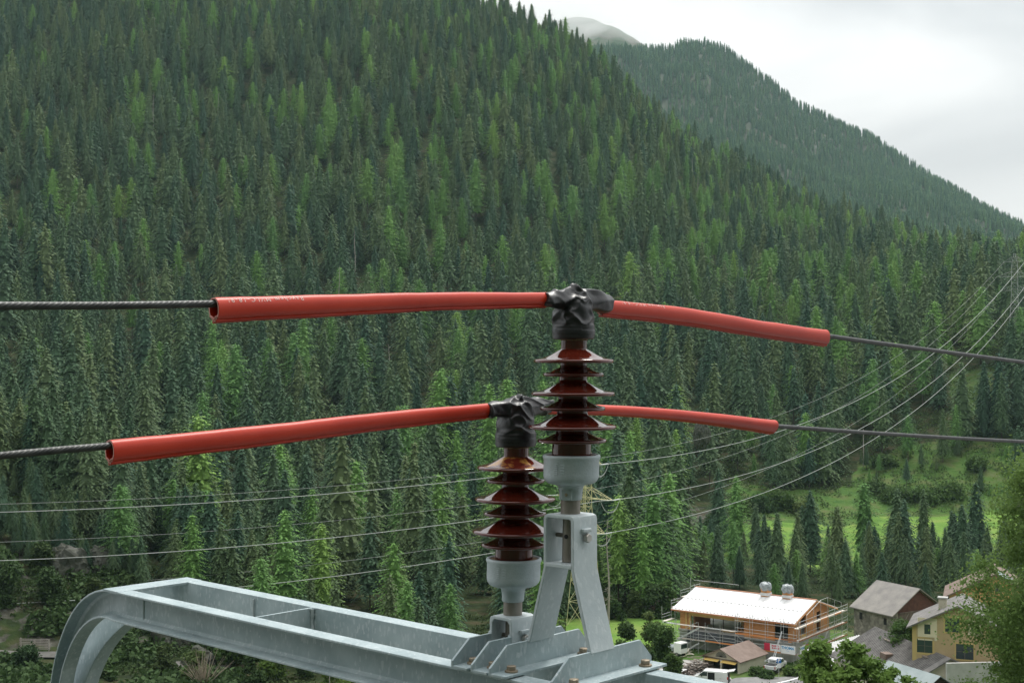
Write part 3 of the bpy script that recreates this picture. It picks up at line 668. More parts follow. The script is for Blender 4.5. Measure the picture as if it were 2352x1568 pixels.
def build_post(u, zoff, low, label_i, label_b):
    """pin insulator whose strap top sits at z = -0.3675 + zoff"""
    v = 2.416; zt_ = -0.3675 + zoff
    base = MBEAM @ Vector((u, v, zt_))
    Lm = Matrix(((1, 0, LEAN, -LEAN * zt_), (0, 1, 0, 0), (0, 0, 1, 0), (0, 0, 0, 1))) @ MBEAM   # the post leans a little
    # bracket
    hw, vw = (.046, .0425) if not low else (.0365, .0425)
    t = .0085
    br = thing('insulator_bracket', label_b, 'bracket', MBEAM @ Vector((u, v, ZB)))
    if not low:
        foot = .0895; zj = -.48
        outer = [(-foot - t, ZB + .060), (-hw, zj - .012), (-hw, zt_ - .012), (-hw + .003, zt_ - .0035), (-hw + .012, zt_), (hw - .012, zt_), (hw - .003, zt_ - .0035), (hw, zt_ - .012), (hw, zj - .012), (foot + t, ZB + .060)]
        inner = [(foot - .001, ZB + .060), (hw - t, zj - .012), (hw - t, zt_ - .016), (hw - t - .002, zt_ - t - .0015), (hw - t - .007, zt_ - t), (-hw + t + .007, zt_ - t), (-hw + t + .002, zt_ - t - .0015), (-hw + t, zt_ - .016), (-hw + t, zj - .012), (-foot + .001, ZB + .060)]
        feet = (u - foot - t, u + foot)
    else:
        outer = [(-hw, ZB + .012), (-hw, zt_ - .012), (-hw + .003, zt_ - .0035), (-hw + .012, zt_), (hw - .012, zt_), (hw - .003, zt_ - .0035), (hw, zt_ - .012), (hw, ZB + .012)]
        inner = [(hw - t, ZB + .012), (hw - t, zt_ - .016), (hw - t - .007, zt_ - t), (-hw + t + .007, zt_ - t), (-hw + t, zt_ - .016), (-hw + t, ZB + .012)]
        feet = (u - hw, u + hw - t)
    n = len(outer); m = len(inner); poly = [(u + a, b) for a, b in outer + inner]
    mb = MB(MBEAM)
    # strip of quads between outer and inner outline (same count when both listed from one foot to the other)
    o2 = outer; i2 = inner[::-1]
    if len(i2) != len(o2):
        i2 = [i2[0], i2[1], i2[2], i2[2], i2[3], i2[3], i2[4], i2[5]] if len(o2) == 8 else i2
    vs = []
    for vv_ in (v - vw, v + vw):
        vs += [(u + a, vv_, b) for a, b in o2] + [(u + a, vv_, b) for a, b in i2]
    k = len(o2); fs = []
    for j in range(k - 1):
        fs += [(j, j + 1, k + j + 1, k + j), (2 * k + j + 1, 2 * k + j, 3 * k + j, 3 * k + j + 1), (j + 1, j, 2 * k + j, 2 * k + j + 1), (k + j, k + j + 1, 3 * k + j + 1, 3 * k + j)]
    fs += [(0, k, 3 * k, 2 * k), (k - 1, 3 * k - 1, 4 * k - 1, 2 * k - 1)]
    mb.add(vs, fs)
    st_ = mb.build('strap', M_ZINC2, br, smooth=35)
    bmd = bmesh.new(); bmd.from_mesh(st_.data); bmesh.ops.remove_doubles(bmd, verts=bmd.verts, dist=1e-5); bmesh.ops.dissolve_degenerate(bmd, edges=bmd.edges, dist=1e-5)
    bmesh.ops.recalc_face_normals(bmd, faces=bmd.faces)
    ed = [e for e in bmd.edges if len(e.link_faces) == 2 and e.calc_face_angle(0) > 1.0]
    bmesh.ops.bevel(bmd, geom=ed, offset=.0018, segments=2, affect='EDGES', profile=.5, clamp_overlap=True); bmd.to_mesh(st_.data); bmd.free()
    if not low:
        mb = MB(MBEAM); mb.box(u - hw + t - .002, u + hw - t + .002, v - vw - .0015, v + vw - .003, zj - .009, zj); mb.build('cross_plate', M_ZINC2, br, bevel=.0015)
    for fu in feet:
        a_, b_ = angle_iron(fu)
        ai = a_.build('angle_iron', M_ZINC, br, bevel=.0012)
        b_.build('flat', M_ZINC, ai, bevel=.0012)
        w_ = MB(MBEAM); w_.tube([(fu - .001, v - vw + 2 * vw * q / 8, ZB + .0655) for q in range(9)], .004, 6); w_.build('weld_bead', M_ZINC2, ai, smooth=60)
        for bv in (2.288, 2.545):
            hexbolt(fu + .03, bv, ZB + .0095, br)
    # locking bolt through the strap, and the lug above it
    bz = zt_ - .052
    hexbolt(u + hw + .0004, v - .003, bz, br, M_BOLT2, 'u', .95, False)
    mb = MB(MBEAM); mb.box(u + hw - .001, u + hw + .0095, v - .018, v + .012, bz + .0135, bz + .0215); mb.build('lug', M_ZINC2, br, bevel=.002)
    mb = MB(MBEAM); mb.tube([(u - hw - .012, v - .004, bz), (u - .02, v - .004, bz)], .0052, 10); mb.build('locking_bolt', M_PIN, br, smooth=40)
    # insulator
    ins = thing('pin_insulator', label_i, 'insulator', base)
    def z(a): return a + zoff
    # porcelain profile from the top, radius and height
    sheds = [(-.0143, .0935, .040, .0305), (-.0455, .0713, .022, .0315), (-.090, .0975, .038, .033), (-.1242, .0765, .022, .0345), (-.1673, .1022, .040, .036), (-.199, .0809, .022, .038)]
    pr = [(.0, z(.040)), (.0302, z(.040)), (.0304, z(.0135))]
    core = .0304
    for i, (zs, rs, hgt, cr_) in enumerate(sheds):
        top = zs + hgt * (.70 if rs > .085 else .78)
        pr.append((cr_, z(top)))
        for q in range(1, 9):
            s = q / 9; pr.append((cr_ + .002 + (rs - cr_ - .004) * s, z(zs + .0045 + (top - zs - .0045) * ((1 - s) ** 1.75))))
        for q in range(7):
            a = R(70 - q * 26.6); pr.append((rs - .0042 + .0042 * math.cos(a), z(zs + .0042 * math.sin(a))))
        pr += [(rs - .009, z(zs - .0032)), (rs * .72, z(zs - .001)), (cr_ + .010, z(zs + .003)), (cr_ + .004, z(zs - .001)), (cr_ + .001, z(zs - .006))]
    pr += [(.0455, z(-.206)), (.0458, z(-.236))]
    def lathe_part(prof, name, m, parent=ins, n=72, smooth=50):
        mb = MB(Lm); mb.lathe([(r_, z_) for r_, z_ in prof], n, c=(u, v, 0)); return mb.build(name, m, parent, smooth=smooth)
    body = lathe_part(pr, 'porcelain_body', M_PORC, smooth=70)
    lathe_part([(.0300, z(.0335)), (.0318, z(.0335)), (.0318, z(.0405)), (.030, z(.0405))], 'cement_ring', M_CEM, body)
    lathe_part([(.030, z(-.2345)), (.0475, z(-.2335)), (.0582, z(-.2345)), (.0585, z(-.238))], 'cement_ring', M_CEM, body)
    cap = [(.0588, z(-.2375)), (.0592, z(-.2325)), (.0625, z(-.2305)), (.0662, z(-.232)), (.0674, z(-.2355)), (.0665, z(-.2395)), (.0647, z(-.243))]
    cap += [(.0646, z(-.275))] + [(.0446 + .020 * math.cos(R(a)), z(-.279 - .020 * math.sin(R(a)))) for a in range(8, 91, 14)] + [(.036, z(-.300)), (.0308, z(-.303)), (.0285, z(-.309)), (.0272, z(-.318)), (.0262, z(-.334)), (.025, z(-.3355)), (.02, z(-.336))]
    cp = lathe_part(cap, 'metal_cap', M_CAST, smooth=50)
    # raised casting marks, flat boss with set screw
    fv = MB(Lm)
    for k_ in range(3):
        a = R(-92 + 0)
        a0 = R(-98 - 17 * (k_ == 2)); c_, s_ = math.cos(a0), math.sin(a0)
        pass
    def on_cap(ang, z0, hh, ww, dpt, rad):
        c_, s_ = math.cos(ang), math.sin(ang); T = Matrix(((c_, -s_, 0, u), (s_, c_, 0, v), (0, 0, 1, 0), (0, 0, 0, 1)))
        fv.box(rad - .003, rad + dpt, -ww / 2, ww / 2, z(z0), z(z0 + hh), T)
    A = R(-90 + 43)
    for k_ in range(6): on_cap(A - .62, -.274 + .0045 * k_, .003, .008, .0007, .0647)
    for k_ in range(4): on_cap(A - .38, -.272 + .006 * k_, .004, .010, .0007, .0647)
    fv.build('casting_mark', M_CAST, cp, bevel=.0003)
    if not low:
        fb = MB(Lm); c_, s_ = math.cos(A - .42), math.sin(A - .42); T = Matrix(((c_, -s_, 0, u), (s_, c_, 0, v), (0, 0, 1, 0), (0, 0, 0, 1)))
        fb.box(.012, .0285, -.013, .013, z(-.3345), z(-.311), T); fb.build('boss', M_CAST, cp, bevel=.0025, seg=3)
        sb = MB(Lm); sb.lathe([(.0038, .0), (.0038, .0012), (.002, .0016)], 14, T=T @ Matrix.Translation((.0284, 0, z(-.322))) @ Matrix.Rotation(R(90), 4, 'Y')); sb.build('set_screw', M_BOLT, cp)
    else:
        # rust stain as a thin flaking film lying on the top shed
        zs, rs, hgt, cr_ = sheds[0]; top = zs + hgt * .70; rw = []
        g = np.random.default_rng(5)
        for q in range(0, 8):
            s = .03 + .9 * q / 7; rw.append((cr_ + .002 + (rs - cr_ - .004) * s, z(zs + .0045 + (top - zs - .0045) * ((1 - s) ** 1.75) + .00045)))
        vs = []; aa = np.linspace(R(-47 - 62), R(-47 + 34), 15)
        for r_, z_ in rw: vs += [(u + r_ * math.cos(a), v + r_ * math.sin(a), z_) for a in aa]
        fm = MB(Lm); fm.add(vs, [(i * 15 + j, i * 15 + j + 1, (i + 1) * 15 + j + 1, (i + 1) * 15 + j) for i in range(7) for j in range(14)]); fm.build('rust_stain', M_RUST, body, smooth=60, recalc=False)
    pin = MB(Lm); pin.tube([(u, v, z(-.334)), (u, v, zt_ - .001)], .0228, 28); pin.tube([(u, v, zt_ - .001), (u, v, zt_ - (.111 if not low else .118))], .0172, 24)
    pn = pin.build('pin', M_PIN, ins, smooth=40)
    hole = MB(Lm); c_, s_ = math.cos(A - .55), math.sin(A - .55); T = Matrix(((c_, -s_, 0, u), (s_, c_, 0, v), (0, 0, 1, 0), (0, 0, 0, 1))); hole.lathe([(.0052, 0), (.0052, .0006)], 16, T=T @ Matrix.Translation((.0172, 0, bz)) @ Matrix.Rotation(R(90), 4, 'Y')); hole.build('bolt_hole', M_DARK, pn)
    return Lm
UT, UL = -2.066, -2.249
LmT = build_post(UT, 0, False, 'taller brown porcelain insulator on the splayed steel stand', 'tall splayed steel stand bolted across the crossarm')
LmL = build_post(UL, -.2575, True, 'shorter brown porcelain insulator with a rust stained top shed', 'low U-shaped steel bracket bolted across the crossarm')

# ------------------------------------------------------------------ conductors, sleeves and tape
def spline(pts, n):
    pts = [Vector(p) for p in pts]; out_ = []
    seg_ = len(pts) - 1
    for i in range(seg_):
        p0, p1, p2, p3 = pts[max(i - 1, 0)], pts[i], pts[i + 1], pts[min(i + 2, seg_)]
        for k_ in range(n):
            t = k_ / n; out_.append(.5 * (2 * p1 + (p2 - p0) * t + (2 * p0 - 5 * p1 + 4 * p2 - p3) * t * t + (3 * p1 - p0 - 3 * p2 + p3) * t ** 3))
    out_.append(pts[-1]); return out_
def conductor(name, pts, r, label, step=.0019, twist=.085):
    """seven strands lying round each other: a lobed cross-section that turns along the cable"""
    path = [Vector(p) for p in pts]; cum = [0]
    for a, b in zip(path, path[1:]): cum.append(cum[-1] + (b - a).length)
    tot = cum[-1]; vs = []; fs = []; n = 48; s = 0; j = 0; rows = 0
    while s <= tot:
        while j < len(path) - 2 and cum[j + 1] < s: j += 1
        t = (s - cum[j]) / max(cum[j + 1] - cum[j], 1e-9); p = path[j].lerp(path[j + 1], t); d = (path[j + 1] - path[j]).normalized()
        x = d.cross(Vector((0, 0, 1))).normalized(); y = x.cross(d)
        for q in range(n):
            a = 6.28319 * q / n; rr = r * (.86 + .17 * abs(math.cos(4 * (a - s / twist * 6.283))) ** .5)
            vs.append(p + rr * (math.cos(a) * x + math.sin(a) * y))
        rows += 1
        dcam = p.length
        s += step * (1 if dcam < 4.2 else (1.6 if dcam < 6 else 60))
    fs = [(i * n + q, i * n + (q + 1) % n, (i + 1) * n + (q + 1) % n, (i + 1) * n + q) for i in range(rows - 1) for q in range(n)]
    mb = MB(); mb.add(vs, fs); o_ = mb.build(name, M_CABLE, None, smooth=80, recalc=False)
    return put(o_, label, 'cable')
def BV(u, v, z): return MBEAM @ Vector((u, v, z))
def line(u, s, z): return BV(u, 2.416 + s, z)
# tall: left of it s<0, right s>0
tallL = [line(UT, -4.2, .045), line(UT, -2.4, .058), line(UT, -1.40, .0775), line(UT, -.97, .0925), line(UT, -.5, .113), line(UT, -.05, .127)]
tallR = [line(UT, .02, .127), line(UT, .12, .123), line(UT, .5, .108), line(UT, 1.15, .0575), line(UT, 2.6, -.0275), line(UT, 6, -.22), line(UT, 14, -.62), line(UT, 30, -1.2)]
lowL = [line(UL, -4.2, -.255), line(UL, -2.2, -.213), line(UL, -1.3, -.1735), line(UL, -1.06, -.1655), line(UL, -.5, -.144), line(UL, -.05, -.1295)]
lowR = [line(UL, .02, -.1295), line(UL, .12, -.132), line(UL, .5, -.150), line(UL, 1.155, -.2145), line(UL, 3.04, -.350), line(UL, 7, -.6), line(UL, 14, -.98), line(UL, 30, -1.6)]
conductor('cable', spline(tallL, 12) + spline(tallR, 12)[1:], .0066, 'dark stranded cable over the taller insulator through two red sleeves')
conductor('cable', spline(lowL, 12) + spline(lowR, 12)[1:], .0066, 'dark stranded cable over the shorter insulator through two red sleeves')

def sleeve(label, pts, dims, rot0=0, twist=0, ends=(1, 1), text=None):
    """split silicone tube: dims = (half width, half height, drop) at each control point; slit with a locking rail underneath"""
    path = spline(pts, 10); m = len(path); nd = len(dims)
    root = thing('red_sleeve', label, 'cable sleeve', path[m // 2])
    N = 30; rings_o = []; rings_i = []; frames = []
    for i, p in enumerate(path):
        t = i / (m - 1) * (nd - 1); j = min(int(t), nd - 2); f = t - j
        a, b, dr = [dims[j][q] * (1 - f) + dims[j + 1][q] * f for q in range(3)]
        wob = 1 + .018 * math.sin(i * .9) + .012 * math.sin(i * 2.3 + 1)
        b *= wob
        d = (path[min(i + 1, m - 1)] - path[max(i - 1, 0)]).normalized(); x = d.cross(Vector((0, 0, 1))).normalized(); y = x.cross(d)
        rt = rot0 + twist * i / (m - 1)
        x, y = x * math.cos(rt) + y * math.sin(rt), y * math.cos(rt) - x * math.sin(rt)
        c = p - Vector((0, 0, dr)); frames.append((c, x, y, a, b, d))
        ro = []; ri = []
        for q in range(N + 1):
            an = R(-86 + 352 * q / N); e = .86
            cx_, sx_ = math.cos(an), math.sin(an)
            px_ = a * math.copysign(abs(cx_) ** e, cx_); py_ = b * math.copysign(abs(sx_) ** .95, sx_)
            ro.append(c + x * px_ + y * py_); ri.append(c + x * px_ * (1 - .0028 / a) + y * py_ * (1 - .0028 / b))
        rings_o.append(ro); rings_i.append(ri)
    mb = MB(); n = N + 1
    mb.add([p for r_ in rings_o for p in r_], [(i * n + q, i * n + q + 1, (i + 1) * n + q + 1, (i + 1) * n + q) for i in range(m - 1) for q in range(N)])
    mb.add([p for r_ in rings_i for p in r_], [(i * n + q, i * n + q + 1, (i + 1) * n + q + 1, (i + 1) * n + q) for i in range(m - 1) for q in range(N)])
    tube_ = mb.build('tube', M_RED, root, smooth=60, recalc=False)
    rail = MB()
    for sg, dx, dz in ((1, .0045, -.0015), (-1, .0040, -.004)):
        ps = []
        for c, x, y, a, b, d in frames: ps.append(c + x * sg * dx - y * (b - .001 + (-dz)))
        rail.tube(ps, .0026, 6)
    rail.build('locking_rail', M_RED, root, smooth=60)
    for w_, idx in ((ends[0], 0), (ends[1], m - 1)):
        if w_:
            d = frames[idx][5] * (.0006 if idx else -.0006)
            ce = MB(); ce.add([p + d for p in rings_o[idx]] + [p + d for p in rings_i[idx]], [(q, q + 1, n + q + 1, n + q) for q in range(N)])
            c, x, y, a, b, dd = frames[idx]
            # curled clasp lips at the mouth
            for sg in (1, -1):
                ce.tube([c + d + x * sg * a * .75 - y * b * .62, c + d + x * sg * a * .35 - y * b * .72, c + d - x * sg * a * .1 - y * b * .92, c + d + x * sg * a * .25 - y * b * 1.08], .0018, 6)
            ce.build('cut_edge', M_CUT, root, recalc=False)
    if text:
        body, side, s_start, size, flip = text
        cu = bpy.data.curves.new('print', 'FONT'); cu.body = body; cu.size = 1; cu.resolution_u = 3; cu.space_character = 1.3
        to = bpy.data.objects.new('print', cu); COL.objects.link(to); dg = bpy.context.evaluated_depsgraph_get()
        mt = bpy.data.meshes.new_from_object(to.evaluated_get(dg)); COL.objects.unlink(to); bpy.data.objects.remove(to)
        bt = bmesh.new(); bt.from_mesh(mt); bmesh.ops.triangulate(bt, faces=bt.faces); bt.to_mesh(mt); bt.free()
        vv_ = []
        cum = [0]
        for a_, b_ in zip(path, path[1:]): cum.append(cum[-1] + (b_ - a_).length)
        for q in mt.vertices:
            lx, ly = q.co.x * size, q.co.y * size
            sdist = s_start - lx if flip else s_start + lx
            j = min(max(int(np.searchsorted(cum, sdist)) - 1, 0), m - 2); f = (sdist - cum[j]) / (cum[j + 1] - cum[j])
            A_, B_ = frames[j], frames[j + 1]
            c = A_[0].lerp(B_[0], f); x, y, a, b = A_[1], A_[2], A_[3] * (1 - f) + B_[3] * f, A_[4] * (1 - f) + B_[4] * f
            an = side + (ly if not flip else -ly) / b * (1 if math.cos(side) < 0 else -1) * -1
            cx_, sx_ = math.cos(an), math.sin(an)
            vv_.append(c + x * (a + .0005) * math.copysign(abs(cx_) ** .86, cx_) + y * (b + .0005) * math.copysign(abs(sx_) ** .95, sx_))
        tb = MB(); tb.add(vv_, [tuple(p.vertices) for p in mt.polygons]); tb.build('printed_text', M_PRINT, tube_, recalc=False)
    return root
NEAR = (.0155, .0205, .010); THIN = (.0125, .0150, .000); MIDD = (.0150, .0190, .006)
PR = '\u258c Raychem MVLC-18-9/'
PR = 'Raychem MVLC-18-9/'
sleeve('red sleeve running out towards us from the taller insulator, dark cable at its open mouth', [line(UT, -.985, .0925), line(UT, -.72, .104), line(UT, -.42, .117), line(UT, -.085, .1275)], [NEAR, MIDD, (.014, .0165, .002), THIN], text=(PR, R(58), .195, .0150, True))
sleeve('red sleeve sloping down away from the taller insulator, closed slit along its underside', [line(UT, .112, .1235), line(UT, .45, .109), line(UT, .8, .084), line(UT, 1.155, .0575)], [(.0145, .0180, .009), (.0155, .0205, .008), NEAR, (.0155, .0225, .006)], text=(PR, R(64), .24, .0150, True))
sleeve('red sleeve running out towards us from the shorter insulator, lowest of the four', [line(UL, -1.085, -.1665), line(UL, -.75, -.155), line(UL, -.4, -.139), line(UL, -.09, -.130)], [(.0155, .0205, .010), MIDD, (.0145, .0175, .003), (.013, .0155, 0)])
sleeve('twisted red sleeve behind the taller insulator with its slit turned upwards', [line(UL, .105, -.131), line(UL, .45, -.147), line(UL, .8, -.176), line(UL, 1.16, -.2145)], [(.013, .016, .001), (.0145, .017, .003), (.0155, .019, .004), (.017, .022, .004)], rot0=-1.9, twist=1.3)

def tape_wrap(u, zoff, seed, left, right, label):
    """lumpy tape: a voxel-joined union of the cap drum and the two cable stubs, pulled into folds"""
    M_ = Matrix(((1, 0, LEAN, 0), (0, 1, 0, 0), (0, 0, 1, 0), (0, 0, 0, 1)))
    g = np.random.default_rng(seed); mb = MB(); z = lambda a: a + zoff
    def LC(x, s, zz): return MBEAM @ Vector((u + x, 2.416 + s, z(zz))) + Vector((LEAN * (zz + .36), 0, 0))
    c0 = LC(0, 0, 0)
    prof = [(.030, .037), (.0475, .036), (.0495, .040), (.0498, .060), (.0500, .068), (.0475, .0695), (.0480, .074), (.0455, .090), (.0425, .105), (.040, .118), (.036, .132), (.028, .143), (.012, .148)]
    mb.lathe([(r_, z_) for r_, z_ in prof], 40, c=(c0.x, c0.y, zoff))
    mb.tube([LC(0, left[0], left[1]), LC(0, left[0] * .72, left[1] + .002), LC(0, left[0] * .4, .128), LC(0, 0, .129)], [.0165, .0185, .022, .026], 20)
    mb.tube([LC(0, 0, .129), LC(0, right[0] * .5, .129), LC(0, right[0] * .8, right[1] + .002), LC(0, right[0], right[1]), ], [.026, .023, .0195, .0175], 20)
    mb.tube([LC(-.012, -.03, .116), LC(0, 0, .146), LC(.006, .036, .132)], [.014, .018, .014], 14)
    me_ = bpy.data.meshes.new('tape'); me_.from_pydata([tuple(p) for p in mb.v], [], mb.f)
    to = bpy.data.objects.new('tape', me_); COL.objects.link(to)
    rm = to.modifiers.new('join', 'REMESH'); rm.mode = 'VOXEL'; rm.voxel_size = .0022
    smm = to.modifiers.new('soft', 'SMOOTH'); smm.iterations = 5; smm.factor = .5
    dg = bpy.context.evaluated_depsgraph_get(); res = bpy.data.meshes.new_from_object(to.evaluated_get(dg)); COL.objects.unlink(to); bpy.data.objects.remove(to)
    n = len(res.vertices); co = np.empty(n * 3, np.float32); res.vertices.foreach_get('co', co); co = co.reshape(-1, 3).astype(float)
    no = np.empty(n * 3, np.float32); res.vertices.foreach_get('normal', no); no = no.reshape(-1, 3).astype(float)
    q = (co - np.array([c0.x, c0.y, zoff])) / .05
    an = np.arctan2(q[:, 1], q[:, 0]); hz = q[:, 2]
    def ridge(x, y, s): return 1 - np.abs(2 * vnoise(x, y, s) - 1)
    dx = ridge(an * 1.5 + hz * 1.6 + 3, hz * 1.9 - an * .9 + 5, seed) ** 2.0 * .0068 + ridge(q[:, 0] * 1.4 + 9, hz * 1.7 + q[:, 1] * 1.3 + 4, seed + 3) ** 3 * .0055 - .004
    dx += .003 * fbm(q[:, 0] * 2 + 3, hz * 2 + q[:, 1] * 2, 2, seed + 7)
    up = np.clip((hz - 1.35) / .25, 0, 1)
    lay = .0012 * np.sign(np.sin(hz * 14 + an * .5)) * (1 - up)
    co = co + no * ((dx * up) + lay * .5)[:, None]
    res.vertices.foreach_set('co', co.astype(np.float32).ravel()); res.update()
    res.polygons.foreach_set('use_smooth', [True] * len(res.polygons)); res.materials.clear(); res.materials.append(M_TAPE)
    o_ = bpy.data.objects.new('tape_wrap', res); COL.objects.link(o_)
    sm2 = o_.modifiers.new('soft', 'SMOOTH'); sm2.iterations = 2; sm2.factor = .4
    return put(o_, label, 'tape wrap')
tape_wrap(UT, 0, 11, (-.105, .127), (.122, .123), 'black tape wrapped over the head of the taller insulator')
tape_wrap(UL, -.2575, 23, (-.100, .1275), (.118, .1265), 'black tape wrapped over the head of the shorter insulator')
#PART2
# ------------------------------------------------------------------ village
ZG = -47.0
def frame(origin, ax, ay):
    ax, ay = Vector(ax).normalized(), Vector(ay).normalized(); o_ = Vector(origin)
    return Matrix(((ax.x, ay.x, 0, o_.x), (ax.y, ay.y, 0, o_.y), (0, 0, 1, o_.z), (0, 0, 0, 1)))
def gsheet(name, pts, m, dz=.06, sub=8):
    """ground sheet draped on the hillside"""
    pts = [Vector((p[0], p[1], 0)) for p in pts]; mb = MB(); n = sub
    a, b, c, d = pts
    for i in range(n + 1):
        for j in range(n + 1):
            q = a.lerp(b, i / n).lerp(d.lerp(c, i / n), j / n); mb.v.append((q.x, q.y, zt1(q.x, q.y) + dz))
    mb.f = [(i * (n + 1) + j, (i + 1) * (n + 1) + j, (i + 1) * (n + 1) + j + 1, i * (n + 1) + j + 1) for i in range(n) for j in range(n)]
    o_ = mb.build(name, m, None, smooth=60, recalc=False); return put(o_, kind='structure')
def gp(px, row, z=ZG):
    d = z / row_z(row, 1.0); v = P(px, row, d); return (v.x, v.y)
M_ASPH = mat('asphalt', (0.16, 0.16, 0.158), (0.23, 0.23, 0.225), 0.6, 0.9)
M_PATH = mat('trodden_path', (0.08, 0.078, 0.07), (0.12, 0.115, 0.105), 0.5, 0.95)
M_GRAVEL = mat('gravel_yard', (0.26, 0.25, 0.23), (0.40, 0.39, 0.37), 0.5, 0.95)
gsheet('road', [gp(1560, 1600), gp(2300, 1605), gp(2020, 1548), gp(1690, 1558)], M_ASPH, .10, 14)
gsheet('road_line', [gp(1770, 1574.5), gp(1774, 1576), gp(1850, 1553.0), gp(1846, 1552.3)], M_BANNER, .115, 8)
gsheet('gravel_yard', [gp(1490, 1578), gp(1690, 1570), gp(1640, 1518), gp(1520, 1512)], M_GRAVEL, .085, 14)
gsheet('path', [(-78, 201), (-63, 202.5), (-63, 205), (-78, 203.5)], M_PATH, .3, 8)
gsheet('path', [(-50, 201.5), (-42, 202.5), (-42, 205), (-50, 204)], M_PATH, .25, 8)

# ---- timber house under construction
LH, WH = 21.3, 16.8
MH = frame((42.9, 208, ZG), (-.81, .587, 0), (.587, .81, 0))
house = thing('timber_house', 'unfinished timber house with a white sheet roof and two wrapped chimneys', 'house', MH @ Vector((10, 8, 0)))
HB = lambda: MB(MH)
zb = 3.0
HB().box(1, 20.3, 1, 15.8, -2, zb - .25).build('concrete_base', M_CONC, house)
HB().box(.9, 20.4, .6, 15.9, zb - .24, zb).build('floor_slab', M_CONC, house)
HB().box(3.7, 8.9, 1.02, 1.25, zb, 5.95).build('wall', M_WOODO, house)
HB().box(18.6, 20.2, 1.02, 1.25, zb, 5.95).build('wall', M_WOODO, house)
HB().box(1.02, 1.45, 1.02, 1.3, zb, 5.95).build('corner_post', M_WOODO, house)
HB().box(1.5, 3.65, 1.05, 1.2, 5.2, 5.95).build('lintel', M_OLDWOOD, house)
HB().box(8.95, 18.6, .92, 1.2, 5.25, 5.93).build('beam', M_WOODY, house)
HB().box(18.3, 18.6, 1.0, 1.3, zb, 5.2).build('post', M_WOODY, house)
HB().box(18.9, 19.2, .88, 1.01, zb, 5.9).build('post', M_WOODY, house)
HB().box(17.9, 18.1, 1.6, 7, zb, 5.9).build('partition', M_WOODR, house)
HB().box(12.5, 12.8, 7.9, 8.2, zb, 7.6).build('post', M_WOODY, house)
HB().box(8.9, 9.1, 1.3, 12.5, zb, 6.3).build('partition', M_WOODR, house)
HB().box(9.2, 12.3, 8.0, 8.2, zb, 6.5).build('partition', M_WOODR, house)
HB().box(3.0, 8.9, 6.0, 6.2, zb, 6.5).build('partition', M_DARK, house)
HB().box(1.3, 9.0, 15.4, 15.7, zb, 5.9).build('wall', M_WOODO, house)
for a_ in (10.8, 13.6, 15.4): HB().tube([(a_, 3.2, zb), (a_, 3.2, 6.2)], .06, 6).build('prop', M_DARK, house)
# gable wall on the road side, with two tall openings
def gz_(b): return 5.9 + (2.45) * (1 - abs(b - 8.4) / 8.4)
def gw(b0, b1, z0, z1=None):
    poly = [(b0, z0), (b1, z0)] + ([(b1, gz_(b1)), (8.4, gz_(8.4)), (b0, gz_(b0))] if (b0 < 8.4 < b1 and z1 is None) else [(b1, z1 or gz_(b1)), (b0, z1 or gz_(b0))])
    return HB().prism(poly, 1.02, 1.25, 'x').build('gable_wall', M_WOODO, house)
gw(1.3, 4.6, zb); gw(6.6, 10.8, zb); gw(12.2, 15.6, zb); gw(4.6, 6.6, 6.6); gw(10.8, 12.2, 6.2)
HB().box(1.0, 1.3, 4.6, 6.6, zb, zb + .5).build('sill', M_WOODY, house)
def slope_slab(b0, z0, b1, z1, a0, a1, th, M=MH):
    return MB(M).prism([(b0, z0), (b1, z1), (b1, z1 + th), (b0, z0 + th)], a0, a1, 'x')
roof = slope_slab(0, 6.02, 8.4, 8.45, 0, LH, .13).build('roof', M_ROOFW, house)
slope_slab(8.402, 8.45, WH, 6.02, 0, LH, .13).build('roof', M_ROOFW, house)
sm_ = HB()
for k in range(1, 24): sm_.bar((k * LH / 24, .05, 6.165), (k * LH / 24, 8.35, 8.585), .03, .03)
sm_.build('roof_seams', M_SEAM, roof)
clip = HB()
for k in range(30): clip.bar((.4 + k * .71, 4.1, 7.37), (.75 + k * .71, 4.1, 7.37), .10, .05)
for k in range(34): clip.bar((.3 + k * .63, .25, 6.26), (.55 + k * .63, .25, 6.26), .12, .08)
clip.build('snow_guard', M_SEAM, roof)
HB().bar((-.05, 8.4, 8.62), (LH + .05, 8.4, 8.62), .30, .06).build('ridge_cap', M_COPPER, roof)
HB().box(-.02, LH + .02, -.10, -.002, 5.93, 6.13).build('gutter', M_COPPER, roof)
mb = HB(); mb.prism([(0, 5.80), (8.4, 8.23), (8.4, 8.44), (0, 6.01)], -.06, -.004, 'x'); mb.build('verge_board', M_WOODO, roof)
mb = HB(); mb.prism([(8.403, 8.23), (16.8, 5.80), (16.8, 6.01), (8.403, 8.44)], -.06, -.004, 'x'); mb.build('verge_board', M_WOODO, roof)
mb = HB()
for k in range(26): mb.bar((.5 + k * .81, .06, 5.90), (.5 + k * .81, 2.5, 6.6), .12, .2)
mb.build('rafters', M_WOODY, roof)
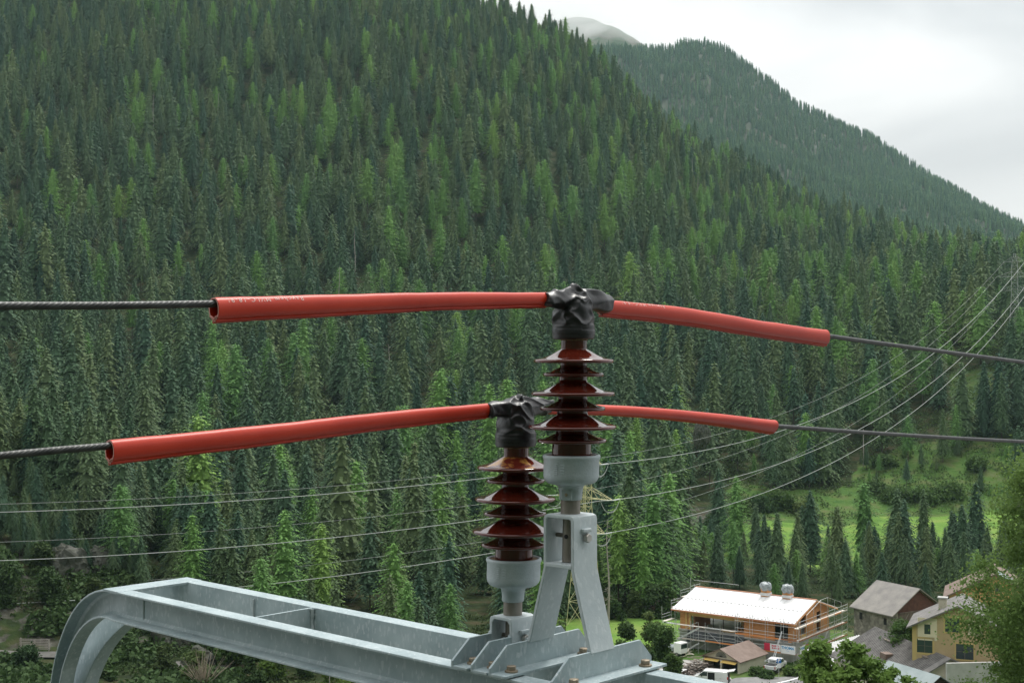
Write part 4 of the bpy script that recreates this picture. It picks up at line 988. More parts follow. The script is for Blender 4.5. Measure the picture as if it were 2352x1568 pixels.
for k, a_ in enumerate((8.5, 4.75)):
    ch_ = HB().box(a_ - .62, a_ + .62, 7.5, 8.7, 7.8, 9.9).build('chimney', M_WOODO, house)
    HB().box(a_ - .70, a_ + .70, 7.42, 8.78, 8.5, 8.95).build('flashing', M_ROOFW, ch_)
    cv_ = MB(MH); g = np.random.default_rng(40 + k); nn = 18; vs = []; prof_ = [(.86, 9.35), (.98, 9.75), (.98, 10.15), (.8, 10.45), (.3, 10.6)]
    for r_, z_ in prof_:
        for q in range(nn):
            a = 6.283 * q / nn; rr = r_ * (1 + .10 * (abs(math.cos(2 * a)) - .5)) * g.uniform(.88, 1.12)
            vs.append((a_ + rr * math.cos(a) * .95, 8.1 + rr * math.sin(a) * .95, z_ + g.uniform(-.16, .12)))
    cv_.add(vs, [(i * nn + q, i * nn + (q + 1) % nn, (i + 1) * nn + (q + 1) % nn, (i + 1) * nn + q) for i in range(4) for q in range(nn)] + [tuple(range(4 * nn, 5 * nn))])
    cv_.build('plastic_cover', M_PLAST, ch_)
# black membrane sagging along the foot of the open front
mb = HB(); vs = []
for i in range(25):
    a_ = 8.6 + 10 * i / 24
    for j in range(6): vs.append((a_, .52 - .10 * j - .06 * math.sin(i * .9 + j), zb - .02 - j * (.34 + .10 * math.sin(i * .26 + .6))))
mb.add(vs, [(i * 6 + j, i * 6 + j + 1, (i + 1) * 6 + j + 1, (i + 1) * 6 + j) for i in range(24) for j in range(5)])
mb.build('membrane', M_GEO, house, smooth=60, recalc=False)
oc = thing('material_heap', 'orange covered heap of material on the open floor of the timber house', 'heap', MH @ Vector((10.6, 3.6, zb)))
mb = MB(MH); g = np.random.default_rng(9)
for k in range(7): mb.box(9.7 + .2 * k, 11.1, 3.0 + .1 * k, 4.2, zb + .12 * k, zb + .12 * k + .11)
mb.build('boards', M_WOODO, oc); MB(MH).box(11.4, 13.6, 2.6, 3.4, zb + .003, zb + .12).build('pallet', M_WOODY, oc)

# ---- scaffolding
sc_ = thing('scaffolding', 'steel scaffolding with orange toe boards around the timber house', 'scaffolding', MH @ Vector((LH / 2, -.7, 0)))
def S(): return MB(MH)
def pole(a, b, z0, z1): S().tube([(a, b, z0), (a, b, z1)], .035, 5).build('standard', M_STEEL, sc_)
def rail(p, q): S().tube([p, q], .027, 5).build('guard_rail', M_STEEL, sc_)
def deck(a0, a1, b0, b1, z, m=None): S().box(a0, a1, b0, b1, z - .05, z).build('deck', m or M_PLANK, sc_)
def toe(p, q, m=None): S().bar(p, q, .03, .20).build('toe_board', m or M_ORANGE, sc_)
fa = [-1.0, 1.6, 4.2, 6.8, 9.3, 11.9, 14.5, 17.1, 19.7, 22.3]
for i, a_ in enumerate(fa):
    hgt = 6.9 if a_ < 9.4 else (4.9 if a_ < 21 else 6.6)
    pole(a_, -1.25, -1.5, hgt); pole(a_, -.35, -1.5, hgt if a_ < 9.4 else 4.3)
for i in range(9):
    a0, a1 = fa[i], fa[i + 1]
    lev = (1.7, 3.75) if i < 4 else (1.9, 4.05)
    for z_ in lev:
        if i >= 8 and z_ < 3: continue
        deck(a0 + .03, a1 - .03, -1.2, -.4, z_, M_PLANK if (i + int(z_)) % 3 else M_STEEL)
        if i < 4 or (z_ < 3 and i in (5, 4)): toe((a0 + .05, -1.27, z_ + .12), (a1 - .05, -1.27, z_ + .12), M_WOODR if i == 0 else M_ORANGE)
        for dz in (.5, 1.0):
            if i < 4 or z_ < 3: rail((a0, -1.25, z_ + dz), (a1, -1.25, z_ + dz))
    if i < 4:
        for dz in (5.85, 6.4, 6.85): rail((a0, -1.25, dz), (a1, -1.25, dz))
for i in (3, 5): S().tube([(fa[i], -1.28, 1.9), (fa[i + 1], -1.28, 3.8)], .025, 5).build('brace', M_STEEL, sc_)
for i in (1, 6): S().tube([(fa[i + 1], -1.28, -.6), (fa[i], -1.28, 1.6)], .025, 5).build('brace', M_STEEL, sc_)
gb = [-1.25, 1.6, 4.3, 7.0, 9.7, 12.4, 15.1, 17.6]
for i, b_ in enumerate(gb):
    hgt = (6.9 + 2.4 * (1 - abs(b_ - 8.4) / 8.4)) if 0 < b_ < 17 else 6.9
    pole(-1.3, b_, -1.5, hgt); pole(-.5, b_, -1.5, min(hgt, 5.4))
for i in range(7):
    b0, b1 = gb[i], gb[i + 1]
    for z_ in (1.7, 3.75, 5.7):
        S().box(-1.27, -.52, b0 + .03, b1 - .03, z_ - .05, z_).build('deck', M_PLANK, sc_)
        toe((-1.33, b0 + .05, z_ + .11), (-1.33, b1 - .05, z_ + .11), M_WOODR if z_ < 5 else (M_ORANGE if i % 2 else M_PLANK))
        for dz in (.5, 1.0): rail((-1.3, b0, z_ + dz), (-1.3, b1, z_ + dz))
    if 1 <= i < 6: rail((-1.3, b0, 6.9 + 2.4 * (1 - abs(b0 - 8.4) / 8.4)), (-1.3, b1, 6.9 + 2.4 * (1 - abs(b1 - 8.4) / 8.4)))
S().tube([(-1.36, 7.0, 1.7), (-1.36, 9.7, 3.7)], .025, 5).build('brace', M_STEEL, sc_)
S().tube([(-1.36, 9.7, 1.7), (-1.36, 7.0, 3.7)], .025, 5).build('brace', M_STEEL, sc_)
lb = [(-1.25, 5.4), (1.8, 7.2), (5.0, 8.4), (8.4, 9.9), (11.6, 8.6), (15, 7.4)]
for b_, h_ in lb: pole(22.3, b_, -1.5, h_); pole(21.6, b_, -1.5, h_ - 1)
for (b0, h0), (b1, h1) in zip(lb, lb[1:]):
    hh = min(h0, h1); S().box(21.63, 22.27, b0, b1, hh - 1.15, hh - 1.1).build('deck', M_PLANK, sc_)
    for dz in (.1, .55): rail((22.3, b0, hh - dz), (22.3, b1, hh - dz))
for a0, a1 in ((22.3, 18.0), (18.0, 14.0)): rail((a0, 8.6 + .9, 9.4), (a1, 9.5, 9.4))
# stair flights at the open corner
for k, (z0, z1, a0, a1) in enumerate(((-1.0, 1.6, 19.2, 15.4), (1.7, 4.0, 19.2, 15.4))):
    st2 = S()
    st2.bar((a0, -2.2, z0), (a1, -2.2, z1), .05, .2); st2.bar((a0, -1.55, z0), (a1, -1.55, z1), .05, .2)
    for q in range(10): st2.box(a0 + (a1 - a0) * q / 10 - .13, a0 + (a1 - a0) * q / 10 + .13, -2.15, -1.6, z0 + (z1 - z0) * q / 10, z0 + (z1 - z0) * q / 10 + .03)
    st2.build('stair_flight', M_STEEL, sc_)
    rail((a0, -2.2, z0 + 1), (a1, -2.2, z1 + 1))
for a_ in (19.4, 15.2):
    pole(a_, -2.2, -1.5, 5.0)
# banners
def text_mesh(body, size, M, name, m, parent, bold=0.0):
    cu = bpy.data.curves.new(name, 'FONT'); cu.body = body; cu.size = size; cu.align_x = 'CENTER'; cu.align_y = 'CENTER'; cu.offset = bold; cu.extrude = .004; cu.resolution_u = 3
    to = bpy.data.objects.new(name, cu); COL.objects.link(to); dg = bpy.context.evaluated_depsgraph_get()
    me_ = bpy.data.meshes.new_from_object(to.evaluated_get(dg)); COL.objects.unlink(to); bpy.data.objects.remove(to)
    mb = MB(M); mb.v = [tuple(v.co) for v in me_.vertices]; mb.f = [tuple(p.vertices) for p in me_.polygons]
    return mb.build(name, m, parent, recalc=False)
def banner(label, M, w_, h_, panels, texts):
    t = thing('banner', label, 'banner', M @ Vector((0, 0, 0)), 'company banners tied to the scaffolding')
    for x0, x1, m_ in panels: MB(M).box(x0, x1, 0, h_, -.012, 0).build('cloth', m_, t)
    for body, x, y, s_, m_, b_ in texts: text_mesh(body, s_, M @ Matrix.Translation((x, y, .006)), 'lettering', m_, t, b_)
    return t
def face_M(p0, right, up=(0, 0, 1)):
    x = Vector(right).normalized(); y = Vector(up); zv = x.cross(y); p0 = Vector(p0)
    return Matrix(((x.x, y.x, zv.x, p0.x), (x.y, y.y, zv.y, p0.y), (x.z, y.z, zv.z, p0.z), (0, 0, 0, 1)))
rgt = Vector((.81, -.587, 0))
banner('white banner lettered THOMA in blue at the corner of the scaffolding', face_M(MH @ Vector((1.55, -1.34, 1.78)), rgt), 2.3, 1.3, [(0, 2.35, M_BANNER)], [('THOMA', 1.1, .88, .58, M_BBLUE, .02), ('HOLZ', 1.05, .46, .17, M_BBLUE, 0)])
banner('red and white banner with two red lines beside the blue lettered one', face_M(MH @ Vector((4.35, -1.34, 1.95)), rgt), 2.7, 1.1, [(0, .98, M_BRED), (1.0, 2.72, M_BANNER)], [('MARIO', 1.85, .78, .38, M_BRED, .015), ('BLANKE', 1.9, .44, .34, M_BRED, .015)])
rg2 = Vector((.587, .81, 0))
banner('narrow white banner with blue lettering on the gable side of the scaffolding', face_M(MH @ Vector((-1.42, -1.1, 1.78)), rg2), 1.9, 1.3, [(0, 1.9, M_BANNER)], [('THOMA', .95, .88, .46, M_BBLUE, .02), ('HOLZ', .95, .46, .17, M_BBLUE, 0)])
banner('long white banner with a red square on the gable side of the scaffolding', face_M(MH @ Vector((-1.42, 1.0, 1.85)), rg2), 4.6, 1.15, [(0, 1.05, M_BRED), (1.1, 4.5, M_BANNER)], [('MARIO', 2.1, .80, .34, M_BRED, .01), ('BLANKE', 2.15, .5, .3, M_BRED, .01)])

# ---- garage
MG = frame((33.5, 201.5, ZG - .25), (-.76, .65, 0), (.65, .76, 0))
gar = thing('garage', 'low brown roofed double garage with two lifted yellow doors and a fan window', 'garage', MG @ Vector((3, 3, 0)))
G_ = lambda: MB(MG)
ez, rz, GW, GL = 2.15, 3.55, 6.3, 7.6
G_().box(0, .18, .002, GL, 0, ez).build('side_wall', M_CREAM, gar); G_().box(GW - .18, GW, .002, GL, 0, ez).build('side_wall', M_CREAM, gar)
G_().box(.18, GW - .18, GL - .2, GL - .002, 0, ez).build('back_wall', M_CREAM, gar)
for x0 in (-.02, GW / 2 - .16, GW - .30): G_().box(x0, x0 + .32, -.06, .24, -.3, ez - .05).build('pillar', M_CREAM, gar)
G_().prism([(0, ez), (GW, ez), (GW / 2, rz - .05)], 0, .15, 'y').build('gable', M_CREAM, gar)
G_().box(-.1, GW + .1, -.08, .1, ez - .14, ez + .02).build('lintel', M_OLDWOOD, gar)
fan = [(GW / 2 + .95 * math.cos(R(a)), ez + .22 + .78 * math.sin(R(a))) for a in range(0, 181, 12)]
fw = G_().prism(fan, -.03, .0, 'y').build('fan_window', mat('fan_glass', (.20, .20, .16), None, rough=.5), gar)
mb = G_()
for a in range(0, 181, 20): mb.bar((GW / 2, -.04, ez + .22), (GW / 2 + .95 * math.cos(R(a)), -.04, ez + .22 + .78 * math.sin(R(a))), .03, .04)
mb.build('glazing_bars', M_DARK, fw)
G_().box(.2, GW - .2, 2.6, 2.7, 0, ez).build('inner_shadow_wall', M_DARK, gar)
for x0 in (.34, GW / 2 + .2):
    d_ = G_(); d_.prism([(-.75, ez - .42), (.15, ez - .20), (.15, ez - .14), (-.75, ez - .36)], x0, x0 + 2.55, 'x'); d_.build('lifted_door', M_YDOOR, gar)
for s_ in (0, 1):
    pl = [(-.35, ez - .16), (GW / 2, rz), (GW / 2, rz + .12), (-.35, ez - .04)] if s_ == 0 else [(GW / 2 + .001, rz), (GW + .35, ez - .16), (GW + .35, ez - .04), (GW / 2 + .001, rz + .12)]
    G_().prism(pl, -.4, GL + .3, 'y').build('roof', M_BROOF, gar)

# ---- van
def wheel(M, x, y, r, parent, wd=.2):
    t = MB(M); T = Matrix.Translation((x, y, r)) @ Matrix.Rotation(R(90), 4, 'X'); t.lathe([(r * .62, -wd / 2), (r * .95, -wd / 2), (r, -wd / 2 + .03), (r, wd / 2 - .03), (r * .95, wd / 2), (r * .62, wd / 2)], 20, T=T)
    ty_ = t.build('wheel', M_RUBBER, parent, smooth=40); h = MB(M); h.lathe([(r * .6, -wd / 2 + .02), (r * .55, -wd / 2 - .005), (.05, -wd / 2 + .01), (.05, wd / 2 - .01), (r * .55, wd / 2 + .005), (r * .6, wd / 2 - .02)], 14, T=T); h.build('rim', M_RIM, ty_, smooth=40)
vc = gp(1634, 1569)
zv = zt1(*vc) + .12
MV = frame((vc[0], vc[1], zv), (-.95, .31, 0), (-.31, -.95, 0))       # x forward (away to the side), y towards us
van = thing('white_van', 'white delivery van with its side door open and tailgate lifted', 'van', (vc[0], vc[1], zv))
VB = lambda: MB(MV)
prof_van = [(-2.5, .42), (-2.5, .9), (-2.46, 1.35), (-2.36, 1.85), (-2.2, 1.93), (.8, 1.95), (1.0, 1.90), (1.75, 1.22), (2.3, 1.06), (2.5, .85), (2.52, .42), (2.3, .32), (-2.35, .32)]
bd = VB(); bd.prism(prof_van, -.93, .93, 'y'); body_ = bd.build('body', M_WHITE, van, bevel=.07, seg=3, smooth=35)
VB().prism([(1.04, 1.80), (1.70, 1.22), (.45, 1.22), (.45, 1.78)], .932, .945, 'y').build('side_window', M_GLASS, van)
VB().prism([(1.05, -.8), (1.05, .8), (1.72, .86), (1.72, -.86)], 0, .012, 'z') if False else None
ws = VB(); ws.add([(1.06, -.78, 1.872), (1.06, .78, 1.872), (1.72, .85, 1.262), (1.72, -.85, 1.262)], [(0, 1, 2, 3)]); ws.build('windscreen', M_GLASS, van, recalc=False)
VB().box(-.62, .36, .934, .95, .42, 1.74).build('side_door_shade', M_DARK, van)  # flat black panel, the shade inside the doorway put into its colour
VB().box(-2.515, -2.503, -.72, .72, .55, 1.72).build('cargo_shade', M_DARK, van)  # black sheet on the tail, painted shade of the load space
VB().box(-1.72, -.70, .945, .985, .45, 1.76).build('sliding_door', M_WHITE, van, bevel=.02)
VB().bar((-1.55, .99, .98), (-1.3, .99, .98), .02, .035).build('handle', M_RIM, van)
tg = VB(); tg.bar((-2.36, 0, 1.92), (-3.35, 0, 2.12), 1.55, .07); tg.build('tailgate', M_WHITE, van, bevel=.02)
VB().box(-2.62, -2.5, -.9, .9, .36, .58).build('rear_bumper', M_RUBBER, van, bevel=.03)
VB().box(2.45, 2.60, -.88, .88, .34, .60).build('front_bumper', M_RUBBER, van, bevel=.03)
for y_ in (-.85, .85):
    VB().box(-2.53, -2.38, y_ - .09, y_ + .09, .85, 1.25).build('tail_light', M_TAIL, van, bevel=.01)
    VB().box(2.36, 2.53, y_ - .13, y_ + .08, .72, .92).build('headlight', M_GLASS, van, bevel=.02)
VB().box(1.15, 1.35, .95, 1.15, 1.15, 1.35).build('wing_mirror', M_RUBBER, van, bevel=.03)
for x_ in (-1.55, 1.55):
    for y_ in (-.82, .84): wheel(MV, x_, y_, .33, van)
VB().tube([(-.25, .98, .45), (-.25, .98, .75)], [.13, .16], 12).build('bucket', M_WHITE, None) and None
bk = bpy.data.objects.get('bucket')
if bk: put(bk, 'white plastic bucket in the open side door of the van', 'bucket')
# ---- pickup
pc = gp(1781, 1541); zp = zt1(*pc) + .12
MPK = frame((pc[0], pc[1], zp), (.50, .87, 0), (-.87, .50, 0))
pk = thing('white_pickup', 'white pickup truck with a ladder rack parked beside the parking sign', 'pickup', (pc[0], pc[1], zp))
PB = lambda: MB(MPK)
PB().prism([(-2.6, .55), (-2.6, 1.12), (-.7, 1.14), (-.7, .55)], -.90, .90, 'y').build('cargo_bed', M_WHITE, pk, bevel=.04)
PB().box(-2.45, -.75, -.8, .8, 1.121, 1.15).build('bed_floor', M_DARK, pk)
PB().prism([(-.69, .5), (-.69, 1.15), (-.60, 1.72), (-.35, 1.80), (.75, 1.80), (1.0, 1.72), (1.5, 1.18), (2.4, 1.06), (2.62, .85), (2.62, .45)], -.90, .90, 'y').build('cab', M_WHITE, pk, bevel=.06, seg=3, smooth=35)
PB().box(-.705, -.65, -.68, .68, 1.22, 1.62).build('rear_window', M_GLASS, pk)
for y_ in (-.905, .895): PB().prism([(-.5, 1.2), (1.3, 1.2), (.85, 1.68), (-.42, 1.68)], y_, y_ + .012, 'y').build('side_window', M_GLASS, pk)
PB().box(-2.72, -2.6, -.85, .85, .42, .62).build('rear_bumper', M_RUBBER, pk, bevel=.02)
for y_ in (-.82, .82): PB().box(-2.63, -2.5, y_ - .07, y_ + .07, .72, 1.08).build('tail_light', M_TAIL, pk, bevel=.01)
rk = PB()
for y_ in (-.82, .82):
    for x_ in (-2.5, -1.6, -.8): rk.tube([(x_, y_, 1.12), (x_, y_, 1.75)], .03, 5)
    rk.tube([(-2.55, y_, 1.75), (-.75, y_, 1.75)], .03, 5)
for x_ in (-2.5, -1.6, -.8): rk.tube([(x_, -.82, 1.75), (x_, .82, 1.75)], .03, 5)
rk.build('ladder_rack', M_STEEL, pk)
for x_ in (-1.6, 1.65):
    for y_ in (-.80, .80): wheel(MPK, x_, y_, .37, pk, .24)
# ---- parking sign
sp = P(1789, 1552, 199.5); sz = zt1(sp.x, sp.y)
sg_ = thing('parking_sign', 'blue square parking sign with a white P on a thin grey post', 'sign', (sp.x, sp.y, sz))
MB().tube([(sp.x, sp.y, sz - .3), (sp.x, sp.y, sz + 2.7)], .04, 8).build('post', M_STEEL, sg_)
pn_ = MB().box(sp.x - .33, sp.x + .33, sp.y - .07, sp.y - .05, sz + 2.15, sz + 2.81).build('panel', M_SIGNB, sg_, bevel=.006)
text_mesh('P', .72, face_M((sp.x, sp.y - .078, sz + 2.48), (1, 0, 0)), 'lettering', M_BANNER, pn_, .03)
MB().box(sp.x - .28, sp.x + .28, sp.y - .068, sp.y - .05, sz + 1.45, sz + 2.05).build('lower_plate', M_BANNER, sg_)
# ---- inclined hoist from the yard to the scaffolding
ho = thing('material_hoist', 'slanting pale ladder hoist leaning against the scaffolding', 'hoist', MH @ Vector((3.0, -3.0, 0)))
pA, pB = P(1770, 1526, 205.3), P(1795.5, 1449, 207.6)
for k, dx in enumerate((0, .32)): MB().tube([pA + Vector((dx, 0, 0)), pB + Vector((dx * .2, 0, 0))], .05, 6).build('rail', M_STEEL, ho)
rg = MB()
for k in range(14):
    a = pA.lerp(pB, (k + .5) / 14); rg.tube([a, a + Vector((.32 - .26 * k / 14, 0, 0))], .02, 4)
rg.build('rungs', M_STEEL, ho)
# ---- scrap wood pile, white sheet
def heap(name, label, cat, c, w_, h_, n, m, seed, ln=(1.2, 2.6), th=.12, align=None, d=None):
    g = np.random.default_rng(seed); z0 = zt1(c[0], c[1]); t = thing(name, label, cat, (c[0], c[1], z0)); mb = MB()
    for k in range(n):
        s = g.random() ** .6; hh = h_ * (1 - s) * g.uniform(.3, 1); a = (g.uniform(0, 6.28) if align is None else align + g.normal(0, .22)); l_ = g.uniform(*ln) / 2
        p = Vector((c[0] + w_ * s * math.cos(k * 2.4), c[1] + w_ * .6 * s * math.sin(k * 2.4), z0 + hh + .1)); dv_ = Vector((math.cos(a), math.sin(a), g.normal(0, .22))) * l_
        mb.tube([p - dv_, p + dv_], th * g.uniform(.5, 1.1), 6) if th > .13 else mb.bar(p - dv_, p + dv_, th * g.uniform(.8, 2.5), th * .5)
    mb.build('timber', m, t); return t
c = gp(1600, 1538); heap('scrap_pile', 'tangled heap of old scrap wood beside the garage', 'wood pile', c, 2.3, 2.3, 70, M_LOG, 3)
c = gp(1576, 1546); heap('board_pile', 'low scatter of brown boards on the gravel before the scrap heap', 'wood pile', c, 2.4, .5, 26, M_OLDWOOD, 4)
a_, b_, c_, d_ = gp(1462, 1556), gp(1548, 1560), gp(1580, 1547), gp(1530, 1541.5)
sh = thing('white_sheet', 'white sheet laid over a low stack beside the van', 'sheet', (a_[0], a_[1], ZG))
mb = MB(); q4 = [Vector((p[0], p[1], ZG + h)) for p, h in ((a_, .55), (b_, .75), (c_, .75), (d_, .55))]
mb.add(q4 + [p - Vector((0, 0, .06)) for p in q4], [(0, 1, 2, 3), (7, 6, 5, 4), (0, 4, 5, 1), (1, 5, 6, 2), (2, 6, 7, 3), (3, 7, 4, 0)]); mb.build('sheet', M_ROOFW, sh)
mb = MB(); mb.add([p.lerp((q4[0] + q4[2]) / 2, .12) - Vector((0, 0, .065)) for p in q4] + [p.lerp((q4[0] + q4[2]) / 2, .12) - Vector((0, 0, 1.2)) for p in q4], [(0, 1, 2, 3), (7, 6, 5, 4), (0, 4, 5, 1), (1, 5, 6, 2), (2, 6, 7, 3), (3, 7, 4, 0)]); mb.build('stack', M_LOG, sh)
# ---- small excavator behind the open corner: white digger body with a cab
dg_ = P(1548, 1480, 215); zd = zt1(dg_.x, dg_.y)
ex_ = thing('small_truck', 'small white tipper truck half hidden behind the scaffolding stairs', 'truck', (dg_.x, dg_.y, zd))
MX = frame((dg_.x, dg_.y, zd), (.7, -.7, 0), (.7, .7, 0))
MB(MX).box(.6, 2.0, -.9, .9, .5, 2.2).build('cab', M_WHITE, ex_, bevel=.1, seg=3); MB(MX).box(1.9, 2.015, -.75, .75, 1.3, 2.0).build('windscreen', M_GLASS, ex_)
MB(MX).box(-2.2, .5, -1, 1, .8, 1.4).build('tipper_body', M_PLAST, ex_, bevel=.03); MB(MX).box(-2.2, 1.9, -.5, .5, .45, .7).build('chassis', M_RUBBER, ex_)
for x_ in (-1.4, 1.3):
    for y_ in (-.8, .8): wheel(MX, x_, y_, .36, ex_)
# ---- stone walling of blocks left of the house
heap('block_heap', 'pale heap of building rubble on the slope left of the timber house', 'rubble heap', gp(1535, 1500), 5, 1.6, 60, M_CREAM, 12, (.5, 1.4), .13)

# ---- generic gabled building
def gabled(name, label, cat, origin, ax, ay, Lx, Wy, ze, zr, m_wall, m_roof, over=.5, th=.18, depth=8, roof_over_end=.5):
    """x along the ridge, y across; z rel to origin"""
    M = frame(origin, ax, ay); t = thing(name, label, cat, Vector(origin))
    b = MB(M); b.prism([(0, -depth), (Wy, -depth), (Wy, ze), (Wy / 2, zr), (0, ze)], 0, Lx, 'x'); wall = b.build('walls', m_wall, t)
    sl = (zr - ze) / (Wy / 2); roofs = []
    for s in (0, 1):
        p = [(-over, ze - over * sl + .02), (Wy / 2 - .001, zr + .02), (Wy / 2 - .001, zr + th), (-over, ze - over * sl + th)]
        if s: p = [(Wy - y, z) for y, z in p][::-1]
        b = MB(M); b.prism(p, -roof_over_end, Lx + roof_over_end, 'x'); roofs.append(b.build('roof', m_roof, t))
    return M, t, wall, roofs
def window(M, parent, x, y, z, w_, h_, face, trim, tw=.12, bars=True, pane=None):
    """window on the wall y=const (face 'y-') or x=const (face 'x-'), centred at z"""
    b = MB(M); b2 = MB(M); b3 = MB(M)
    def bx(mb, u0, u1, z0, z1, d0, d1):
        if face == 'x-': mb.box(x - d1, x - d0, y + u0, y + u1, z + z0, z + z1)
        else: mb.box(x + u0, x + u1, y - d1, y - d0, z + z0, z + z1)
    W_, H_ = w_ / 2, h_ / 2
    bx(b, -W_ - tw, W_ + tw, H_, H_ + tw, .0, .03); bx(b, -W_ - tw, W_ + tw, -H_ - tw, -H_, .0, .03); bx(b, -W_ - tw, -W_, -H_, H_, .0, .03); bx(b, W_, W_ + tw, -H_, H_, .0, .03)
    fr = b.build('window', trim, parent)
    bx(b2, -W_, W_, -H_, H_, .003, .012); b2.build('pane', pane or M_GLASS, fr)
    if bars:
        bx(b3, -.03, .03, -H_, H_, .013, .03); bx(b3, -W_, -.031, -.02, .02, .013, .028); bx(b3, .031, W_, -.02, .02, .013, .028); b3.build('glazing_bars', M_OLDWOOD, fr)
    return fr
# stone barn
MS, barn, wl, rf = gabled('stone_barn', 'old stone barn with a grey slate roof beside the scaffolding', 'barn', (61.9, 222.3, -46.5), (-.484, .876, 0), (.876, .484, 0), 9.0, 11.2, 4.4, 8.0, M_STONE, M_SLATE, .6, .2, 6)
MB(MS).prism([(.4, 4.55), (10.8, 4.55), (5.6, 7.85)], -.06, -.004, 'x').build('gable_boards', mat('dark_red_boards', (.07, .028, .02), (.11, .045, .03), 2, .85), barn)
MB(MS).box(-.08, -.004, 1.2, 8.2, 1.6, 4.4).build('board_panel', M_OLDWOOD, barn)
MB(MS).bar((-.12, 1.2, 4.45), (-.12, 10, 4.45), .14, .2).build('tie_beam', M_OLDWOOD, barn); MB(MS).bar((-.12, 1.4, 1.7), (-.12, 3.4, 4.3), .1, .14).build('brace', M_LOG, barn)
MB(MS).box(1.4, 2.1, -.012, .05, 2.4, 3.5).build('window', M_DARK, barn); MB(MS).box(7.0, 7.7, -.012, .05, 2.4, 3.5).build('window', M_DARK, barn)
# ochre house
oy = Vector((.2925 * 175, 175, -42.0))
gx, gy = Vector((.93, -.37, 0)), Vector((.37, .93, 0))
MO, och, wl, rf = gabled('ochre_house', 'ochre rendered house with yellow window frames behind the long grey roof', 'house', oy, gy, gx, 9, 11.2, 7.4, 10.2, M_OCHRE, M_GROOF, .7, .22, 6)
def owin(px, row, w_, h_, trim, tw, bars=True):
    # where the sight line meets the gable wall
    dv_ = P(px, row, 1.0); nrm = gy; t_ = (oy.dot(nrm)) / dv_.dot(nrm); p = MO.inverted() @ (dv_ * t_)
    return window(MO, och, 0, p.y, p.z, w_, h_, 'x-', trim, tw, bars)
owin(2130, 1444, .75, 1.25, M_CTRIM, .8, False); owin(2187.5, 1435, 1.75, 1.75, M_YTRIM, .22); owin(2124, 1482, 1.9, 1.75, M_YTRIM, .24); owin(2216, 1496, 2.1, 1.9, M_YTRIM, .18); owin(2240, 1440, .9, 1.3, M_CTRIM, .4)
MB(MO).box(-.12, -.004, 8.0, 8.7, 1.0, 3.0).build('shutter', M_OLDWOOD, och)
MB(MO).box(-.025, -.002, 0, .5, -4, 7.3).build('corner_strip', M_YTRIM, och)
chm = MB(MO).box(3.0, 3.9, 3.0, 4.0, 8.2, 10.6).build('chimney', M_CREAM, och); MB(MO).box(2.88, 4.02, 2.88, 4.12, 10.603, 10.75).build('chimney_cap', M_CONC, chm)
# orange house behind
op = P(2180, 1372, 206); op.z = -46
MR, org, wl, rf = gabled('orange_house', 'orange rendered house half hidden behind the big leafy tree', 'house', op, (.33, .944, 0), (.944, -.33, 0), 10, 13.0, 9.8, 13.2, M_OCHRE2, M_BROOF, .9, .25, 6)
window(MR, org, 0, 7.0, 11.2, .8, 1.2, 'x-', M_OLDWOOD, .1, False)
MB(MR).prism([(6.9, 13.45), (9.0, 12.4), (9.0, 12.46), (6.9, 13.52)], -.5, 3, 'x').build('solar_sheet', M_PALEROOF, org)
# long grey shed with board roof
la, lb2 = P(2014, 1439.7, 190), P(2180, 1509, 171)
axl = Vector((lb2.x - la.x, lb2.y - la.y, 0)); Ll = axl.length; axl.normalize(); ayl = Vector((axl.y, -axl.x, 0))   # towards the left side
og = la + ayl * -3.0; og.z = la.z - 5.5
Mls = frame(og, axl, ayl)
ls = thing('long_shed', 'long shed with a weathered grey board roof before the ochre house', 'shed', og)
MB(Mls).prism([(.3, -6), (9.4, -6), (9.4, 2.0), (3.0, 5.3), (.3, 4.1)], 0, Ll, 'x').build('walls', M_CREAM, ls)
r1 = MB(Mls).prism([(2.999, 5.35), (10.0, 1.75), (10.0, 1.93), (2.999, 5.53)], -.4, Ll + .5, 'x').build('roof', M_GROOF, ls)
MB(Mls).prism([(-.3, 3.85), (2.998, 5.35), (2.998, 5.53), (-.3, 4.03)], -.4, Ll + .5, 'x').build('roof', M_GROOF, ls)
mb = MB(Mls); g = np.random.default_rng(3)
for k in range(int(Ll / .42)):
    x_ = -.3 + k * .42; mb.bar((x_, 3.05, 5.56), (x_, 9.95, 1.99 + g.uniform(-.01, .02)), .10, .05)
mb.build('battens', M_GROOF, r1)
MB(Mls).box(9.0, 10.6, 6.0, 7.1, 3.3, 4.2, None).build('roof_hatch', M_BROOF, r1)
for x_ in (5, 14): MB(Mls).bar((x_, 4.4, 4.95), (x_ + 2.6, 4.4, 4.95), .35, .14).build('snow_board', M_LOG, r1)
MB(Mls).box(Ll + .002, Ll + .03, 4.0, 4.8, -.2, 1.4).build('window', M_DARK, ls)
